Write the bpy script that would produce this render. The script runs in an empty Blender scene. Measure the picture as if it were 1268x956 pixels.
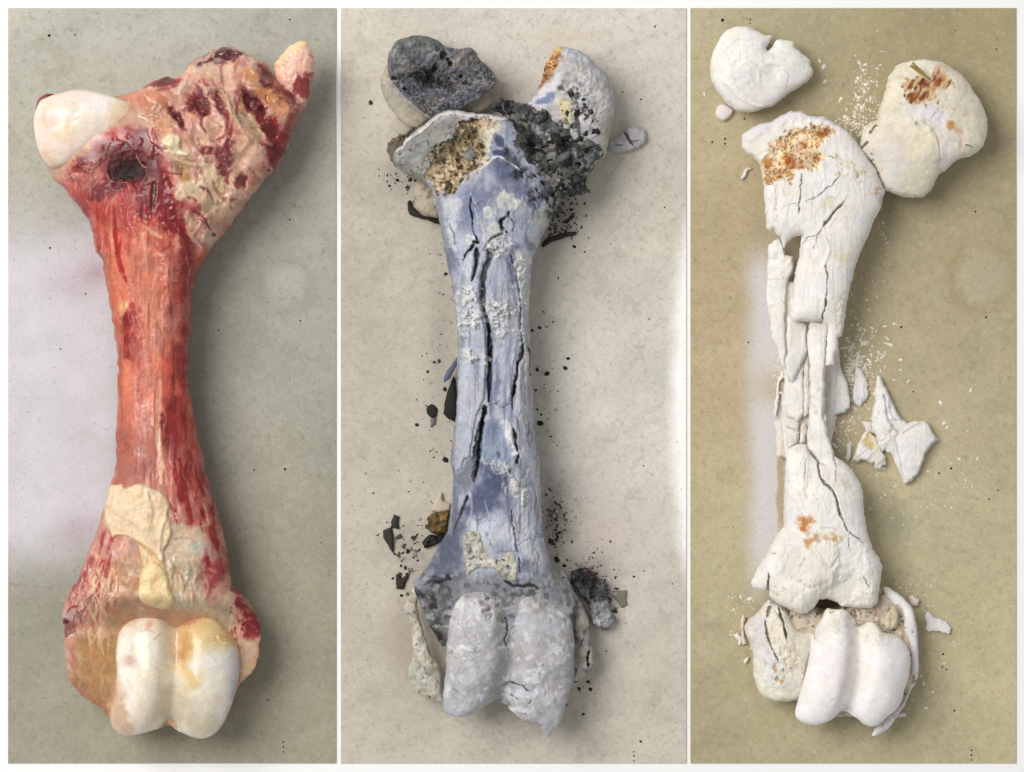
import bpy, math, random
import numpy as np

# ---------------------------------------------------------------- camera, light, exposure
# 1 unit of the drawings below = 0.5 mm ("px"); z = 0 is the top of the backing boards
K = 0.0005
CX, CY = 634.0, 478.0
CAM_H = 2.60
sc = bpy.context.scene
cam_data = bpy.data.cameras.new('camera')
cam = bpy.data.objects.new('camera', cam_data)
sc.collection.objects.link(cam)
cam.location = (0, 0, CAM_H)
cam.rotation_euler = (0, 0, 0)
cam_data.sensor_width = 36.0
cam_data.lens = 36.0 * CAM_H / (1268 * K)
cam_data.clip_start = 0.05
cam_data.clip_end = 60
sc.camera = cam

world = bpy.data.worlds.new('World')
sc.world = world
world.use_nodes = True
bg = world.node_tree.nodes['Background']
bg.inputs[0].default_value = (0.96, 0.98, 1.0, 1)
bg.inputs[1].default_value = 0.40

def area_lamp(name, loc, target, size, power, col):
    d = bpy.data.lights.new(name, 'AREA')
    d.shape = 'DISK'
    d.size = size
    d.energy = power
    d.color = col
    o = bpy.data.objects.new(name, d)
    sc.collection.objects.link(o)
    o.location = loc
    dx = [t - l for t, l in zip(target, loc)]
    import mathutils
    o.rotation_euler = mathutils.Vector(dx).to_track_quat('-Z', 'Y').to_euler()
    return o
area_lamp('softbox_lamp', (-1.75, 1.0, 2.75), (0, 0, 0), 2.3, 106.0, (1.0, 0.975, 0.94))

sc.view_settings.view_transform = 'Standard'
sc.view_settings.look = 'None'
sc.view_settings.gamma = 1.0
sc.view_settings.use_curve_mapping = False
sc.view_settings.exposure = 0.0
sc.render.resolution_x = 1024
sc.render.resolution_y = 772

# ---------------------------------------------------------------- numeric helpers
_tab = np.random.RandomState(7).rand(64, 256, 256).astype(np.float32)

def vnoise(x, y, seed=0):
    t = _tab[seed % 64]
    xi = np.floor(x).astype(np.int64); yi = np.floor(y).astype(np.int64)
    fx = x - xi; fy = y - yi
    fx = fx * fx * fx * (fx * (fx * 6 - 15) + 10); fy = fy * fy * fy * (fy * (fy * 6 - 15) + 10)
    x0 = xi & 255; x1 = (xi + 1) & 255; y0 = yi & 255; y1 = (yi + 1) & 255
    a = t[y0, x0]; b = t[y0, x1]; c = t[y1, x0]; d = t[y1, x1]
    return (a + (b - a) * fx) * (1 - fy) + (c + (d - c) * fx) * fy

def fbm(x, y, scale, octv=4, seed=0, sy=None, gain=0.5):
    """noise in about -1..1; scale in px"""
    sy = sy or scale
    x = x / scale + seed * 17.3; y = y / sy + seed * 9.1
    s = 0; a = 1.0; n = 0
    for o in range(octv):
        # turn each octave so that the lattice does not show
        ca, sa = math.cos(o * 0.9 + 0.2 * (scale == sy)), math.sin(o * 0.9 + 0.2 * (scale == sy))
        if scale != sy: ca, sa = 1.0, 0.0
        s = s + a * (vnoise((x * ca - y * sa) * 2 ** o, (x * sa + y * ca) * 2 ** o, seed + o * 3) * 2 - 1)
        n += a; a *= gain
    return s / n * 1.6

def worley(x, y, scale, seed=0):
    """returns F1, F2, cell id"""
    x = x / scale; y = y / scale
    xi = np.floor(x).astype(np.int64); yi = np.floor(y).astype(np.int64)
    f1 = np.full(x.shape, 9.0); f2 = f1.copy(); cid = np.zeros(x.shape)
    tx, ty, tc = _tab[(seed + 40) % 64], _tab[(seed + 41) % 64], _tab[(seed + 42) % 64]
    for j in (-1, 0, 1):
        for i in (-1, 0, 1):
            gx = xi + i; gy = yi + j
            px = gx + tx[gy & 255, gx & 255]; py = gy + ty[gy & 255, gx & 255]
            d = np.hypot(px - x, py - y)
            near = d < f1
            f2 = np.where(near, f1, np.minimum(f2, d))
            cid = np.where(near, tc[gy & 255, gx & 255], cid)
            f1 = np.where(near, d, f1)
    return f1, f2, cid

def sstep(a, b, x):
    t = np.clip((x - a) / (b - a), 0, 1)
    return t * t * (3 - 2 * t)

def catmull(P, closed=True, sub=4):
    P = np.asarray(P, float); n = len(P); out = []
    rng = range(n) if closed else range(n - 1)
    for i in rng:
        if closed:
            p0, p1, p2, p3 = P[(i - 1) % n], P[i], P[(i + 1) % n], P[(i + 2) % n]
        else:
            p0, p1, p2, p3 = P[max(i - 1, 0)], P[i], P[i + 1], P[min(i + 2, n - 1)]
        for k in range(sub):
            t = k / sub
            out.append(0.5 * ((2 * p1) + (-p0 + p2) * t + (2 * p0 - 5 * p1 + 4 * p2 - p3) * t * t + (-p0 + 3 * p1 - 3 * p2 + p3) * t ** 3))
    if not closed: out.append(P[-1])
    return np.array(out)

def pdist(X, Y, P, closed=True, width=None):
    """distance to a polyline; with closed the sign is + inside. width: per-point widths are divided out"""
    n = len(P); best = np.full(X.shape, 1e9); ins = np.zeros(X.shape, bool)
    m = n if closed else n - 1
    for i in range(m):
        ax, ay = P[i][0], P[i][1]; bx, by = P[(i + 1) % n][0], P[(i + 1) % n][1]
        dx, dy = bx - ax, by - ay; L = dx * dx + dy * dy + 1e-9
        t = np.clip(((X - ax) * dx + (Y - ay) * dy) / L, 0, 1)
        d = (X - ax - t * dx) ** 2 + (Y - ay - t * dy) ** 2
        if width is not None:
            w = width[i] + (width[(i + 1) % n] - width[i]) * t
            d = d / (w * w)
        best = np.minimum(best, d)
        if closed:
            c = ((ay > Y) != (by > Y))
            with np.errstate(divide='ignore', invalid='ignore'):
                xx = ax + (Y - ay) * dx / (dy if dy else 1e-12)
            ins ^= c & (X < xx)
    best = np.sqrt(best)
    return np.where(ins, best, -best) if closed else best

def poisson(d, step, L=None):
    """smooth inflation of the shape d>0: solves lap(u) - u/L^2 = -1 coarse to fine"""
    lv = 1
    while min(d.shape) / lv > 40 and lv < 16: lv *= 2
    u = None
    while lv >= 1:
        m = (d[::lv, ::lv] > 0).astype(float)
        s2 = (step * lv) ** 2
        den = 4.0 + (s2 / (L * L) if L else 0.0)
        if u is None: u = np.zeros_like(m); it = 500
        else:
            u = np.repeat(np.repeat(u, 2, 0), 2, 1)
            uu = np.zeros_like(m); a = min(uu.shape[0], u.shape[0]); b = min(uu.shape[1], u.shape[1])
            uu[:a, :b] = u[:a, :b]; u = uu * m
            # shift caused by repeat is relaxed away
            it = 70
        for _ in range(it):
            p = np.pad(u, 1)
            u = (p[:-2, 1:-1] + p[2:, 1:-1] + p[1:-1, :-2] + p[1:-1, 2:] + s2) / den * m
        lv //= 2
    return u

def lin(c):
    c = np.clip(c, 0, 1)
    return np.where(c <= 0.04045, c / 12.92, ((c + 0.055) / 1.055) ** 2.4)

def crop(x0, y0, s):
    def f(txt):
        v = [float(a) for a in txt.replace(',', ' ').split()]
        return [(x0 + v[i] / s, y0 + v[i + 1] / s) for i in range(0, len(v), 2)]
    return f
def Q(x0, y0): return crop(x0, y0, 6.34)
def PX(txt):
    v = [float(a) for a in txt.replace(',', ' ').split()]
    return [(v[i], v[i + 1]) for i in range(0, len(v), 2)]

def rgb(c): return np.array(c, float) / 255.0

# ---------------------------------------------------------------- materials
def make_mat(name, tone=0.10, tscale=900.0, bump=0.15, bscale=1400.0, sss=0.0, spec=0.5, coat=0.0, speck=0.0):
    m = bpy.data.materials.new(name); m.use_nodes = True
    nt = m.node_tree; N = nt.nodes; Lk = nt.links
    b = N['Principled BSDF']
    tc = N.new('ShaderNodeTexCoord')
    at = N.new('ShaderNodeAttribute'); at.attribute_name = 'Col'
    ar = N.new('ShaderNodeAttribute'); ar.attribute_name = 'Rough'
    n1 = N.new('ShaderNodeTexNoise'); n1.inputs['Scale'].default_value = tscale; n1.inputs['Detail'].default_value = 5
    mr = N.new('ShaderNodeMapRange'); mr.inputs['From Min'].default_value = 0.3; mr.inputs['From Max'].default_value = 0.7
    mr.inputs['To Min'].default_value = 1 - tone; mr.inputs['To Max'].default_value = 1 + tone
    mx = N.new('ShaderNodeVectorMath'); mx.operation = 'SCALE'
    Lk.new(tc.outputs['Object'], n1.inputs['Vector']); Lk.new(n1.outputs['Fac'], mr.inputs['Value'])
    Lk.new(at.outputs['Color'], mx.inputs[0]); Lk.new(mr.outputs['Result'], mx.inputs['Scale'])
    last = mx
    if speck:
        for sc_, lo, hi, k in ((1100.0, 0.62, 0.72, 1 - speck), (1900.0, 0.60, 0.70, 1 + 0.45 * speck), (420.0, 0.66, 0.72, 1 - 0.9 * speck)):
            n3 = N.new('ShaderNodeTexNoise'); n3.inputs['Scale'].default_value = sc_; n3.inputs['Detail'].default_value = 2
            r3 = N.new('ShaderNodeMapRange'); r3.inputs['From Min'].default_value = lo; r3.inputs['From Max'].default_value = hi
            r3.inputs['To Min'].default_value = 1.0; r3.inputs['To Max'].default_value = k
            m3 = N.new('ShaderNodeVectorMath'); m3.operation = 'SCALE'
            Lk.new(tc.outputs['Object'], n3.inputs['Vector']); Lk.new(n3.outputs['Fac'], r3.inputs['Value'])
            Lk.new(last.outputs['Vector'], m3.inputs[0]); Lk.new(r3.outputs['Result'], m3.inputs['Scale']); last = m3
    Lk.new(last.outputs['Vector'], b.inputs['Base Color'])
    Lk.new(ar.outputs['Fac'], b.inputs['Roughness'])
    n2 = N.new('ShaderNodeTexNoise'); n2.inputs['Scale'].default_value = bscale; n2.inputs['Detail'].default_value = 4
    Lk.new(tc.outputs['Object'], n2.inputs['Vector'])
    bp = N.new('ShaderNodeBump'); bp.inputs['Strength'].default_value = bump; bp.inputs['Distance'].default_value = 0.0006
    Lk.new(n2.outputs['Fac'], bp.inputs['Height']); Lk.new(bp.outputs['Normal'], b.inputs['Normal'])
    b.inputs['Specular IOR Level'].default_value = spec
    if sss:
        b.inputs['Subsurface Weight'].default_value = sss
        b.inputs['Subsurface Radius'].default_value = (0.9, 0.45, 0.3)
        b.inputs['Subsurface Scale'].default_value = 0.004
    if coat:
        cm = N.new('ShaderNodeMapRange'); cm.inputs['From Min'].default_value = 0.2; cm.inputs['From Max'].default_value = 0.5
        cm.inputs['To Min'].default_value = coat; cm.inputs['To Max'].default_value = 0.0
        Lk.new(ar.outputs['Fac'], cm.inputs['Value']); Lk.new(cm.outputs['Result'], b.inputs['Coat Weight']); b.inputs['Coat Roughness'].default_value = 0.22
    return m

M_WET = make_mat('wet_tissue', 0.07, 700, 0.17, 420, sss=0.10, spec=0.5, coat=0.35)
M_BURNT = make_mat('burnt_bone', 0.10, 1100, 0.30, 1500, spec=0.3)
M_CHAR = make_mat('charcoal_crust', 0.16, 1300, 0.5, 1200, spec=0.35)
M_CALC = make_mat('calcined_bone', 0.035, 900, 0.20, 1200, spec=0.3)
M_BOARD = make_mat('backing_board', 0.085, 1500, 0.16, 2200, spec=0.25, speck=0.22)
M_TABLE = make_mat('white_table', 0.01, 600, 0.05, 1500, spec=0.3)

# ---------------------------------------------------------------- objects
def tag(o, label=None, cat=None, group=None, kind=None):
    if label: o['label'] = label
    if cat: o['category'] = cat
    if group: o['group'] = group
    if kind: o['kind'] = kind
    return o

def ppos(x, y, z=0.0):
    """a drawing point at height z (px) to metres: the ray through it met at that height"""
    f = (CAM_H - z * K) / CAM_H
    return ((x - CX) * K * f, (CY - y) * K * f, z * K)

def root(name, x, y, z=0.0):
    o = bpy.data.objects.new(name, None); sc.collection.objects.link(o)
    o.location = ppos(x, y, z); o.empty_display_size = 0.02
    return o

def raw_mesh(name, V, F, mat, col=None, rough=None, smooth=True):
    """V (n,3) array, F list of index arrays (k,4) or (k,3)"""
    me = bpy.data.meshes.new(name)
    nf = sum(len(f) for f in F)
    loops = np.concatenate([f.ravel() for f in F]).astype(np.int32)
    cnt = np.concatenate([np.full(len(f), f.shape[1]) for f in F]).astype(np.int32)
    start = np.concatenate([[0], np.cumsum(cnt)[:-1]]).astype(np.int32)
    me.vertices.add(len(V)); me.loops.add(len(loops)); me.polygons.add(nf)
    me.vertices.foreach_set('co', np.asarray(V, np.float32).ravel())
    me.loops.foreach_set('vertex_index', loops)
    me.polygons.foreach_set('loop_start', start)
    me.polygons.foreach_set('use_smooth', np.full(nf, smooth))
    me.update(calc_edges=True)
    if col is not None:
        a = me.attributes.new('Col', 'FLOAT_COLOR', 'POINT')
        c = np.ones((len(V), 4), np.float32); c[:, :3] = lin(col)
        a.data.foreach_set('color', c.ravel())
        a = me.attributes.new('Rough', 'FLOAT', 'POINT')
        r = np.full(len(V), 0.6, np.float32) if rough is None else np.asarray(rough, np.float32)
        a.data.foreach_set('value', r)
    me.materials.append(mat)
    me.validate()
    return me

class Piece:
    """a solid traced in plan and inflated: a rounded top surface and underside meeting at the outline"""
    def __init__(s, poly, zc, base=(200, 200, 200), kt=0.8, kb=0.95, L=None, step=1.25, smooth=True,
                 en=0.0, es=8.0, seed=1, rough=0.6, floor=0.0, pw=1.0):
        P = catmull(poly) if smooth else np.asarray(poly, float)
        s.poly = P; s.step = step; s.seed = seed; s.zc = zc
        x0, y0 = P.min(0) - 3 * step - en * 2; x1, y1 = P.max(0) + 3 * step + en * 2
        nx = int((x1 - x0) / step) + 2; ny = int((y1 - y0) / step) + 2
        s.X, s.Y = np.meshgrid(x0 + np.arange(nx) * step, y0 + np.arange(ny) * step)
        wx = wy = 0
        if en:
            wx = fbm(s.X, s.Y, es, 3, seed + 5) * en; wy = fbm(s.X, s.Y, es, 3, seed + 9) * en
        s.d = pdist(s.X + wx, s.Y + wy, P)
        u = poisson(s.d, step, L)
        s.h = np.sqrt(2 * np.maximum(u, 0))
        if pw != 1.0:
            hm = s.h.max(); s.h = hm * (s.h / hm) ** pw
        s.zt = zc + kt * s.h
        s.zb = np.maximum(zc - kb * s.h, floor)
        s.ze = np.full(s.X.shape, float(zc))
        s.pz = zc; s.floor = floor
        s.col = np.empty(s.X.shape + (3,)); s.col[:] = rgb(base)
        s.rough = np.full(s.X.shape, float(rough))
    # -- a plate, flap or crust that lies on this piece and follows its surface
    def over(s, poly, t, base=None, edge=2.5, sink=4.0, smooth=True, en=0.0, es=8.0, seed=1, dome=0.0, lift=0.0):
        o = Piece.__new__(Piece)
        P = catmull(poly) if smooth else np.asarray(poly, float)
        o.poly = P; o.step = s.step; o.seed = seed; o.pz = s.pz; o.floor = s.floor; o.zc = s.zc
        mg = 4 * s.step + 2 * en
        i0 = max(int((P[:, 0].min() - mg - s.X[0, 0]) / s.step), 0); i1 = int((P[:, 0].max() + mg - s.X[0, 0]) / s.step) + 2
        j0 = max(int((P[:, 1].min() - mg - s.Y[0, 0]) / s.step), 0); j1 = int((P[:, 1].max() + mg - s.Y[0, 0]) / s.step) + 2
        sl = (slice(j0, j1), slice(i0, i1))
        o.X = s.X[sl].copy(); o.Y = s.Y[sl].copy()
        wx = wy = 0
        if en:
            wx = fbm(o.X, o.Y, es, 3, seed + 5) * en; wy = fbm(o.X, o.Y, es, 3, seed + 9) * en
        o.d = np.minimum(pdist(o.X + wx, o.Y + wy, P), s.d[sl] - 0.5)
        prof = np.sqrt(1 - (1 - np.clip(o.d / edge, 0, 1)) ** 2)
        o.h = prof
        zt = s.zt[sl]
        if dome:
            u = poisson(o.d, o.step); zd = np.sqrt(2 * np.maximum(u, 0)) * dome
        else: zd = 0
        o.zt = zt + t * prof + zd + lift
        o.zb = zt - sink + lift
        o.ze = zt - 0.4 * sink * (lift == 0) + lift
        o.col = s.col[sl].copy() if base is None else np.empty(o.X.shape + (3,))
        if base is not None: o.col[:] = rgb(base)
        o.rough = s.rough[sl].copy()
        return o
    # -- painting
    def mix(s, m, c, a=1.0, sl=None):
        m = (m * a)[..., None]
        if sl is None: s.col = s.col * (1 - m) + rgb(c) * m
        else: s.col[sl] = s.col[sl] * (1 - m) + rgb(c) * m
    def win(s, x0, x1, y0, y1):
        ny, nx = s.X.shape; ox, oy = s.X[0, 0], s.Y[0, 0]
        i0 = int(np.clip((x0 - ox) / s.step, 0, nx)); i1 = int(np.clip((x1 - ox) / s.step + 2, 0, nx))
        j0 = int(np.clip((y0 - oy) / s.step, 0, ny)); j1 = int(np.clip((y1 - oy) / s.step + 2, 0, ny))
        return (slice(j0, j1), slice(i0, i1))
    def _apply(s, sl, m, c, a, dz, rough):
        if c is not None: s.mix(m, c, a, sl)
        if dz: s.zt[sl] += dz * m
        if rough is not None: s.rough[sl] = s.rough[sl] * (1 - m) + rough * m
        full = np.zeros(s.X.shape); full[sl] = m
        return full
    def blob(s, x, y, rx, ry, c, rot=0.0, a=1.0, soft=0.5, n=0.25, ns=10, seed=3, dz=0.0, rough=None):
        r = max(rx, ry) * (1.3 + 1.3 * n)
        sl = s.win(x - r, x + r, y - r, y + r); X, Y = s.X[sl], s.Y[sl]
        ca, sa = math.cos(math.radians(rot)), math.sin(math.radians(rot))
        dx, dy = X - x, Y - y
        q = np.sqrt(((dx * ca + dy * sa) / rx) ** 2 + ((-dx * sa + dy * ca) / ry) ** 2)
        q = q + n * fbm(X, Y, ns, 4, seed)
        return s._apply(sl, 1 - sstep(1 - soft, 1 + soft * 0.25, q), c, a, dz, rough)
    def region(s, P, c, a=1.0, soft=3.0, n=3.0, ns=10, seed=3, dz=0.0, smooth=True, rough=None):
        P = catmull(P, sub=3) if smooth else np.asarray(P, float)
        mg = soft + 3.2 * n + 2
        sl = s.win(P[:, 0].min() - mg, P[:, 0].max() + mg, P[:, 1].min() - mg, P[:, 1].max() + mg); X, Y = s.X[sl], s.Y[sl]
        if not X.size: return np.zeros(s.X.shape)
        d = pdist(X, Y, P) + 1.35 * n * fbm(X, Y, ns, 5, seed, gain=0.62)
        sv = soft * (1 + 0.6 * fbm(X, Y, ns * 2.5, 2, seed + 1))
        return s._apply(sl, sstep(-1, 1, d / np.maximum(sv, 0.6)), c, a, dz, rough)
    def stroke(s, P, w, c, a=1.0, soft=0.5, n=0.2, ns=6, seed=3, dz=0.0, smooth=True, w2=None, rough=None, taper=True):
        P = catmull(P, closed=False, sub=4) if smooth and len(P) > 2 else np.asarray(P, float)
        w2 = w if w2 is None else w2
        t = np.linspace(0, 1, len(P))
        ws = np.linspace(w, w2, len(P)) / 2
        if taper and len(P) > 3: ws = ws * (0.4 + 0.6 * np.minimum(1, np.minimum(t, 1 - t) * 5)) * (0.8 + 0.4 * vnoise(t * 7 + seed, t * 0 + w, seed))
        mg = max(w, w2) * 1.4 + 2
        sl = s.win(P[:, 0].min() - mg, P[:, 0].max() + mg, P[:, 1].min() - mg, P[:, 1].max() + mg); X, Y = s.X[sl], s.Y[sl]
        if not X.size: return np.zeros(s.X.shape)
        q = pdist(X, Y, P, closed=False, width=np.maximum(ws, 0.3)) + n * fbm(X, Y, ns, 3, seed)
        return s._apply(sl, 1 - sstep(1 - soft, 1 + soft * 0.3, q), c, a, dz, rough)
    CW = 1.0; CD = 1.0; LIP = 0.0
    def crack(s, P, w, depth=8.0, c=(40, 40, 44), n=0.9, ns=7, seed=4, w2=None, lip=None, a=1.0):
        P = catmull(P, closed=False, sub=5) if len(P) > 2 else catmull([P[0], ((P[0][0] + P[1][0]) / 2, (P[0][1] + P[1][1]) / 2), P[1]], closed=False, sub=5)
        w2 = w if w2 is None else w2
        t_ = np.linspace(0, 1, len(P)); ends = 0.35 + 0.65 * np.minimum(1, np.minimum(t_, 1 - t_) * 5)
        wob = 0.6 + 0.8 * vnoise(np.arange(len(P)) * 0.6, np.zeros(len(P)) + seed + w * 3.1, seed)
        ws = np.maximum(np.linspace(w, w2, len(P)) / 2 * Piece.CW * ends * wob, 0.4); depth = depth * Piece.CD
        mg = max(w, w2) * 2 + n * 2 + 4
        sl = s.win(P[:, 0].min() - mg, P[:, 0].max() + mg, P[:, 1].min() - mg, P[:, 1].max() + mg); X, Y = s.X[sl], s.Y[sl]
        wx = fbm(X, Y, ns, 4, seed) * n * 1.4; wy = fbm(X, Y, ns, 4, seed + 7) * n * 1.4
        q = pdist(X + wx, Y + wy, P, closed=False, width=ws)
        if lip is not None: s.mix(1 - sstep(1.0, 3.0, q), lip, 0.6, sl)
        m = 1 - sstep(0.55, 1.25, q)
        if Piece.LIP: s.zt[sl] += Piece.LIP * np.exp(-((q - 2.2) / 1.1) ** 2)
        return s._apply(sl, m, c, a, -depth, None)
    def groove(s, P, w, depth):
        P = catmull(P, closed=False, sub=4)
        d = pdist(s.X, s.Y, P, closed=False)
        s.zt -= depth * np.exp(-(d / w) ** 2)
        return d
    def strands(s, P, cnt, cols, l=(10, 26), w=(1.5, 3.5), ang=90.0, spread=25.0, seed=1, dz=0.8, a=0.7, soft=0.7):
        """short curved fibres strewn over a polygon"""
        r = random.Random(seed); P = np.asarray(P, float); k = 0
        lo, hi = P.min(0), P.max(0); xs = []; tries = 0
        while len(xs) < cnt and tries < cnt * 12:
            tries += 1
            x, y = r.uniform(lo[0], hi[0]), r.uniform(lo[1], hi[1])
            if pdist(np.array([x]), np.array([y]), P)[0] > 0: xs.append((x, y))
        for x, y in xs:
            L_ = r.uniform(*l); th = math.radians(ang + r.gauss(0, spread)); b = r.uniform(-0.22, 0.22) * L_
            ux, uy = math.cos(th), math.sin(th)
            pts_ = [(x - ux * L_ / 2, y - uy * L_ / 2), (x - uy * b, y + ux * b), (x + ux * L_ / 2, y + uy * L_ / 2)]
            s.stroke(pts_, r.uniform(*w), r.choice(cols), a * r.uniform(0.5, 1.1) if a < 0.9 else a, soft, 0.35, 4, r.randint(0, 50), dz=dz * r.uniform(0.4, 1.2), w2=r.uniform(*w) * 0.6)
    def weather(s, amt=0.06, seed=1, grime=None, ga=0.3, scale=1.0):
        """uneven tone at several sizes"""
        f = 0.5 * fbm(s.X, s.Y, 26 * scale, 4, seed) + 0.6 * fbm(s.X, s.Y, 8 * scale, 4, seed + 3, gain=0.65) + 0.45 * fbm(s.X, s.Y, 2.6, 2, seed + 5)
        s.col = np.clip(s.col * (1 + amt * f)[..., None], 0, 1)
        h = amt * 0.35 * fbm(s.X, s.Y, 14 * scale, 3, seed + 8)
        s.col = np.clip(s.col * np.stack([1 + h, 1 + 0 * h, 1 - h], -1), 0, 1)
        if grime is not None:
            m = sstep(0.15, 0.9, fbm(s.X, s.Y, 10 * scale, 5, seed + 11, gain=0.65))
            s.mix(m, grime, ga)
    def fib(s, c, sx, sy, lo, hi, a=1.0, mask=None, seed=5, dz=0.0, rot=0.0):
        ca, sa = math.cos(math.radians(rot)), math.sin(math.radians(rot))
        f = fbm(s.X * ca + s.Y * sa, -s.X * sa + s.Y * ca, sx, 4, seed, sy=sy)
        m = sstep(lo, hi, f)
        if mask is not None: m = m * mask
        s.mix(m, c, a)
        if dz: s.zt += dz * m
        return m
    def mottle(s, c, scale, lo, hi, a=1.0, mask=None, seed=6, dz=0.0, octv=4):
        m = sstep(lo, hi, fbm(s.X, s.Y, scale, octv, seed))
        if mask is not None: m = m * mask
        s.mix(m, c, a)
        if dz: s.zt += dz * m
        return m
    def pores(s, c, scale, r=0.35, depth=2.0, a=1.0, mask=None, seed=2, keep=1.0):
        wx = fbm(s.X, s.Y, scale * .9, 4, seed) * scale * .55; wy = fbm(s.X, s.Y, scale * .9, 4, seed + 1) * scale * .55
        f1, f2, cid = worley(s.X + wx, s.Y + wy, scale, seed)
        rr = r * (0.35 + 1.0 * ((cid * 7.3) % 1.0))
        m = (1 - sstep(rr * 0.5, rr * 1.3, f1)) * (cid < keep)
        if mask is not None: m = m * mask
        s.mix(m, c, a); s.zt -= depth * m
        return m
    def foam(s, cwall, chole, scale, depth=4.0, mask=None, seed=2, wall=0.16, a=1.0):
        """trabecular bone: ragged walls round cells of mixed size"""
        m = 1.0 if mask is None else mask
        wx = fbm(s.X, s.Y, scale * 1.1, 4, seed) * scale * .85; wy = fbm(s.X, s.Y, scale * 1.1, 4, seed + 1) * scale * .85
        f1, f2, cid = worley(s.X + wx, s.Y + wy, scale, seed)
        g1, g2, gid = worley(s.X + wy * .7, s.Y + wx * .7, scale * 0.55, seed + 3)
        big = fbm(s.X, s.Y, scale * 3, 3, seed + 6)
        hole = sstep(wall, wall + 0.35, f2 - f1 + 0.12 * big) * (cid < 0.8)
        h2 = sstep(wall, wall + 0.4, g2 - g1) * (gid < 0.55) * 0.8
        hole = np.maximum(hole, h2) * sstep(-0.9, -0.2, big + 0.3)
        tone = fbm(s.X, s.Y, scale * 1.8, 3, seed + 9) * 0.18 + 1
        s.mix((1 - hole) * m, cwall, a); s.mix(hole * m, chole, a)
        mm = m if mask is None else mask[..., None]
        s.col = np.clip(s.col * (1 + (tone - 1)[..., None] * mm), 0, 1)
        s.zt -= depth * hole * m * (0.4 + 0.6 * cid)
        return hole
    def craze(s, scale, c, a=0.5, depth=0.6, mask=None, seed=3, w=0.05, cover=0.0):
        wx = fbm(s.X, s.Y, scale * .5, 4, seed) * scale * .3; wy = fbm(s.X, s.Y, scale * .5, 4, seed + 1) * scale * .3
        f1, f2, cid = worley(s.X + wx, s.Y + wy, scale, seed)
        m = (1 - sstep(w * 0.3, w, f2 - f1)) * sstep(cover, cover + 0.5, fbm(s.X, s.Y, scale * 1.6, 3, seed + 5))
        if mask is not None: m = m * mask
        s.mix(m, c, a); s.zt -= depth * m
    def contrast(s, k, mid=0.6):
        s.col = np.clip((s.col - mid) * k + mid, 0.02, 0.97)
    def tone(s, power=1.0, gain=1.0):
        s.col = np.clip(s.col, 0, 1) ** power * gain
    def rumple(s, amp, scale, octv=4, mask=None, seed=8, sy=None, rot=0.0):
        ca, sa = math.cos(math.radians(rot)), math.sin(math.radians(rot))
        f = fbm(s.X * ca + s.Y * sa, -s.X * sa + s.Y * ca, scale, octv, seed, sy=sy) * amp
        s.zt += f if mask is None else f * mask
    def ridged(s, amp, scale, mask=None, seed=8, octv=4):
        f = (1 - np.abs(fbm(s.X, s.Y, scale, octv, seed))) * amp
        s.zt += f if mask is None else f * mask
    # -- mesh
    def build(s, name, mat, parent=None, loc=None, kind=None):
        ny, nx = s.X.shape; st = s.step
        ins = s.d > 0.12 * st
        cell = ins[:-1, :-1] | ins[1:, :-1] | ins[:-1, 1:] | ins[1:, 1:]
        use = np.zeros(ins.shape, bool)
        use[:-1, :-1] |= cell; use[1:, :-1] |= cell; use[:-1, 1:] |= cell; use[1:, 1:] |= cell
        bnd = use & ~ins
        gy, gx = np.gradient(s.d, st)
        g2 = np.maximum(gx * gx + gy * gy, 0.25)
        X = s.X.copy(); Y = s.Y.copy()
        mv = np.clip(-s.d, -st, 1.6 * st) / g2
        X[bnd] += (gx * mv)[bnd]; Y[bnd] += (gy * mv)[bnd]
        # keep the top above the underside, rounding detail off at the rim
        fade = np.clip(s.d / (2.5 * st), 0, 1)
        zt = s.ze + (s.zt - s.ze) * (0.35 + 0.65 * fade)
        zb = np.minimum(s.zb, zt - 0.4)
        zb = np.maximum(zb, s.floor)
        zt = np.maximum(zt, zb + 0.3)
        ze = np.maximum(s.ze, s.floor + 0.05)
        it = -np.ones(ins.shape, np.int64); ib = it.copy()
        nb = bnd.sum(); ni = ins.sum()
        it[bnd] = ib[bnd] = np.arange(nb)
        it[ins] = nb + np.arange(ni)
        ib[ins] = nb + ni + np.arange(ni)
        f = (CAM_H - s.pz * K) / CAM_H
        def pts(m, z):
            return np.stack([(X[m] - CX) * K * f, (CY - Y[m]) * K * f, z[m] * K], 1)
        V = np.concatenate([pts(bnd, ze), pts(ins, zt), pts(ins, zb)])
        C = np.concatenate([s.col[bnd], s.col[ins], s.col[ins]])
        R = np.clip(np.concatenate([s.rough[bnd], s.rough[ins], s.rough[ins]]), 0.08, 1)
        def quads(ix, flip):
            a, b, c, d = ix[:-1, :-1][cell], ix[:-1, 1:][cell], ix[1:, 1:][cell], ix[1:, :-1][cell]
            q = np.stack([a, d, c, b] if not flip else [a, b, c, d], 1)
            return q
        T = quads(it, False); B = quads(ib, True)
        allb = (T < nb).all(1)
        T = T[~allb]; B = B[~allb]
        if loc is None:
            loc = tuple(parent.location) if parent is not None and parent.type == 'EMPTY' else (parent['_o'][:] if parent is not None else None)
        if loc is None:
            loc = ((V[:, 0].min() + V[:, 0].max()) / 2, (V[:, 1].min() + V[:, 1].max()) / 2, 0.0)
        loc = tuple(loc)
        V = V - np.array(loc)
        used = np.zeros(len(V), bool); used[T.ravel()] = True; used[B.ravel()] = True
        remap = np.cumsum(used) - 1
        me = raw_mesh(name, V[used], [remap[T], remap[B]], mat, C[used], R[used])
        o = bpy.data.objects.new(name, me); sc.collection.objects.link(o)
        if parent is not None: o.parent = parent
        else: o.location = loc
        if kind: o['kind'] = kind
        ORIG[o.name] = loc
        return o

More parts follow.
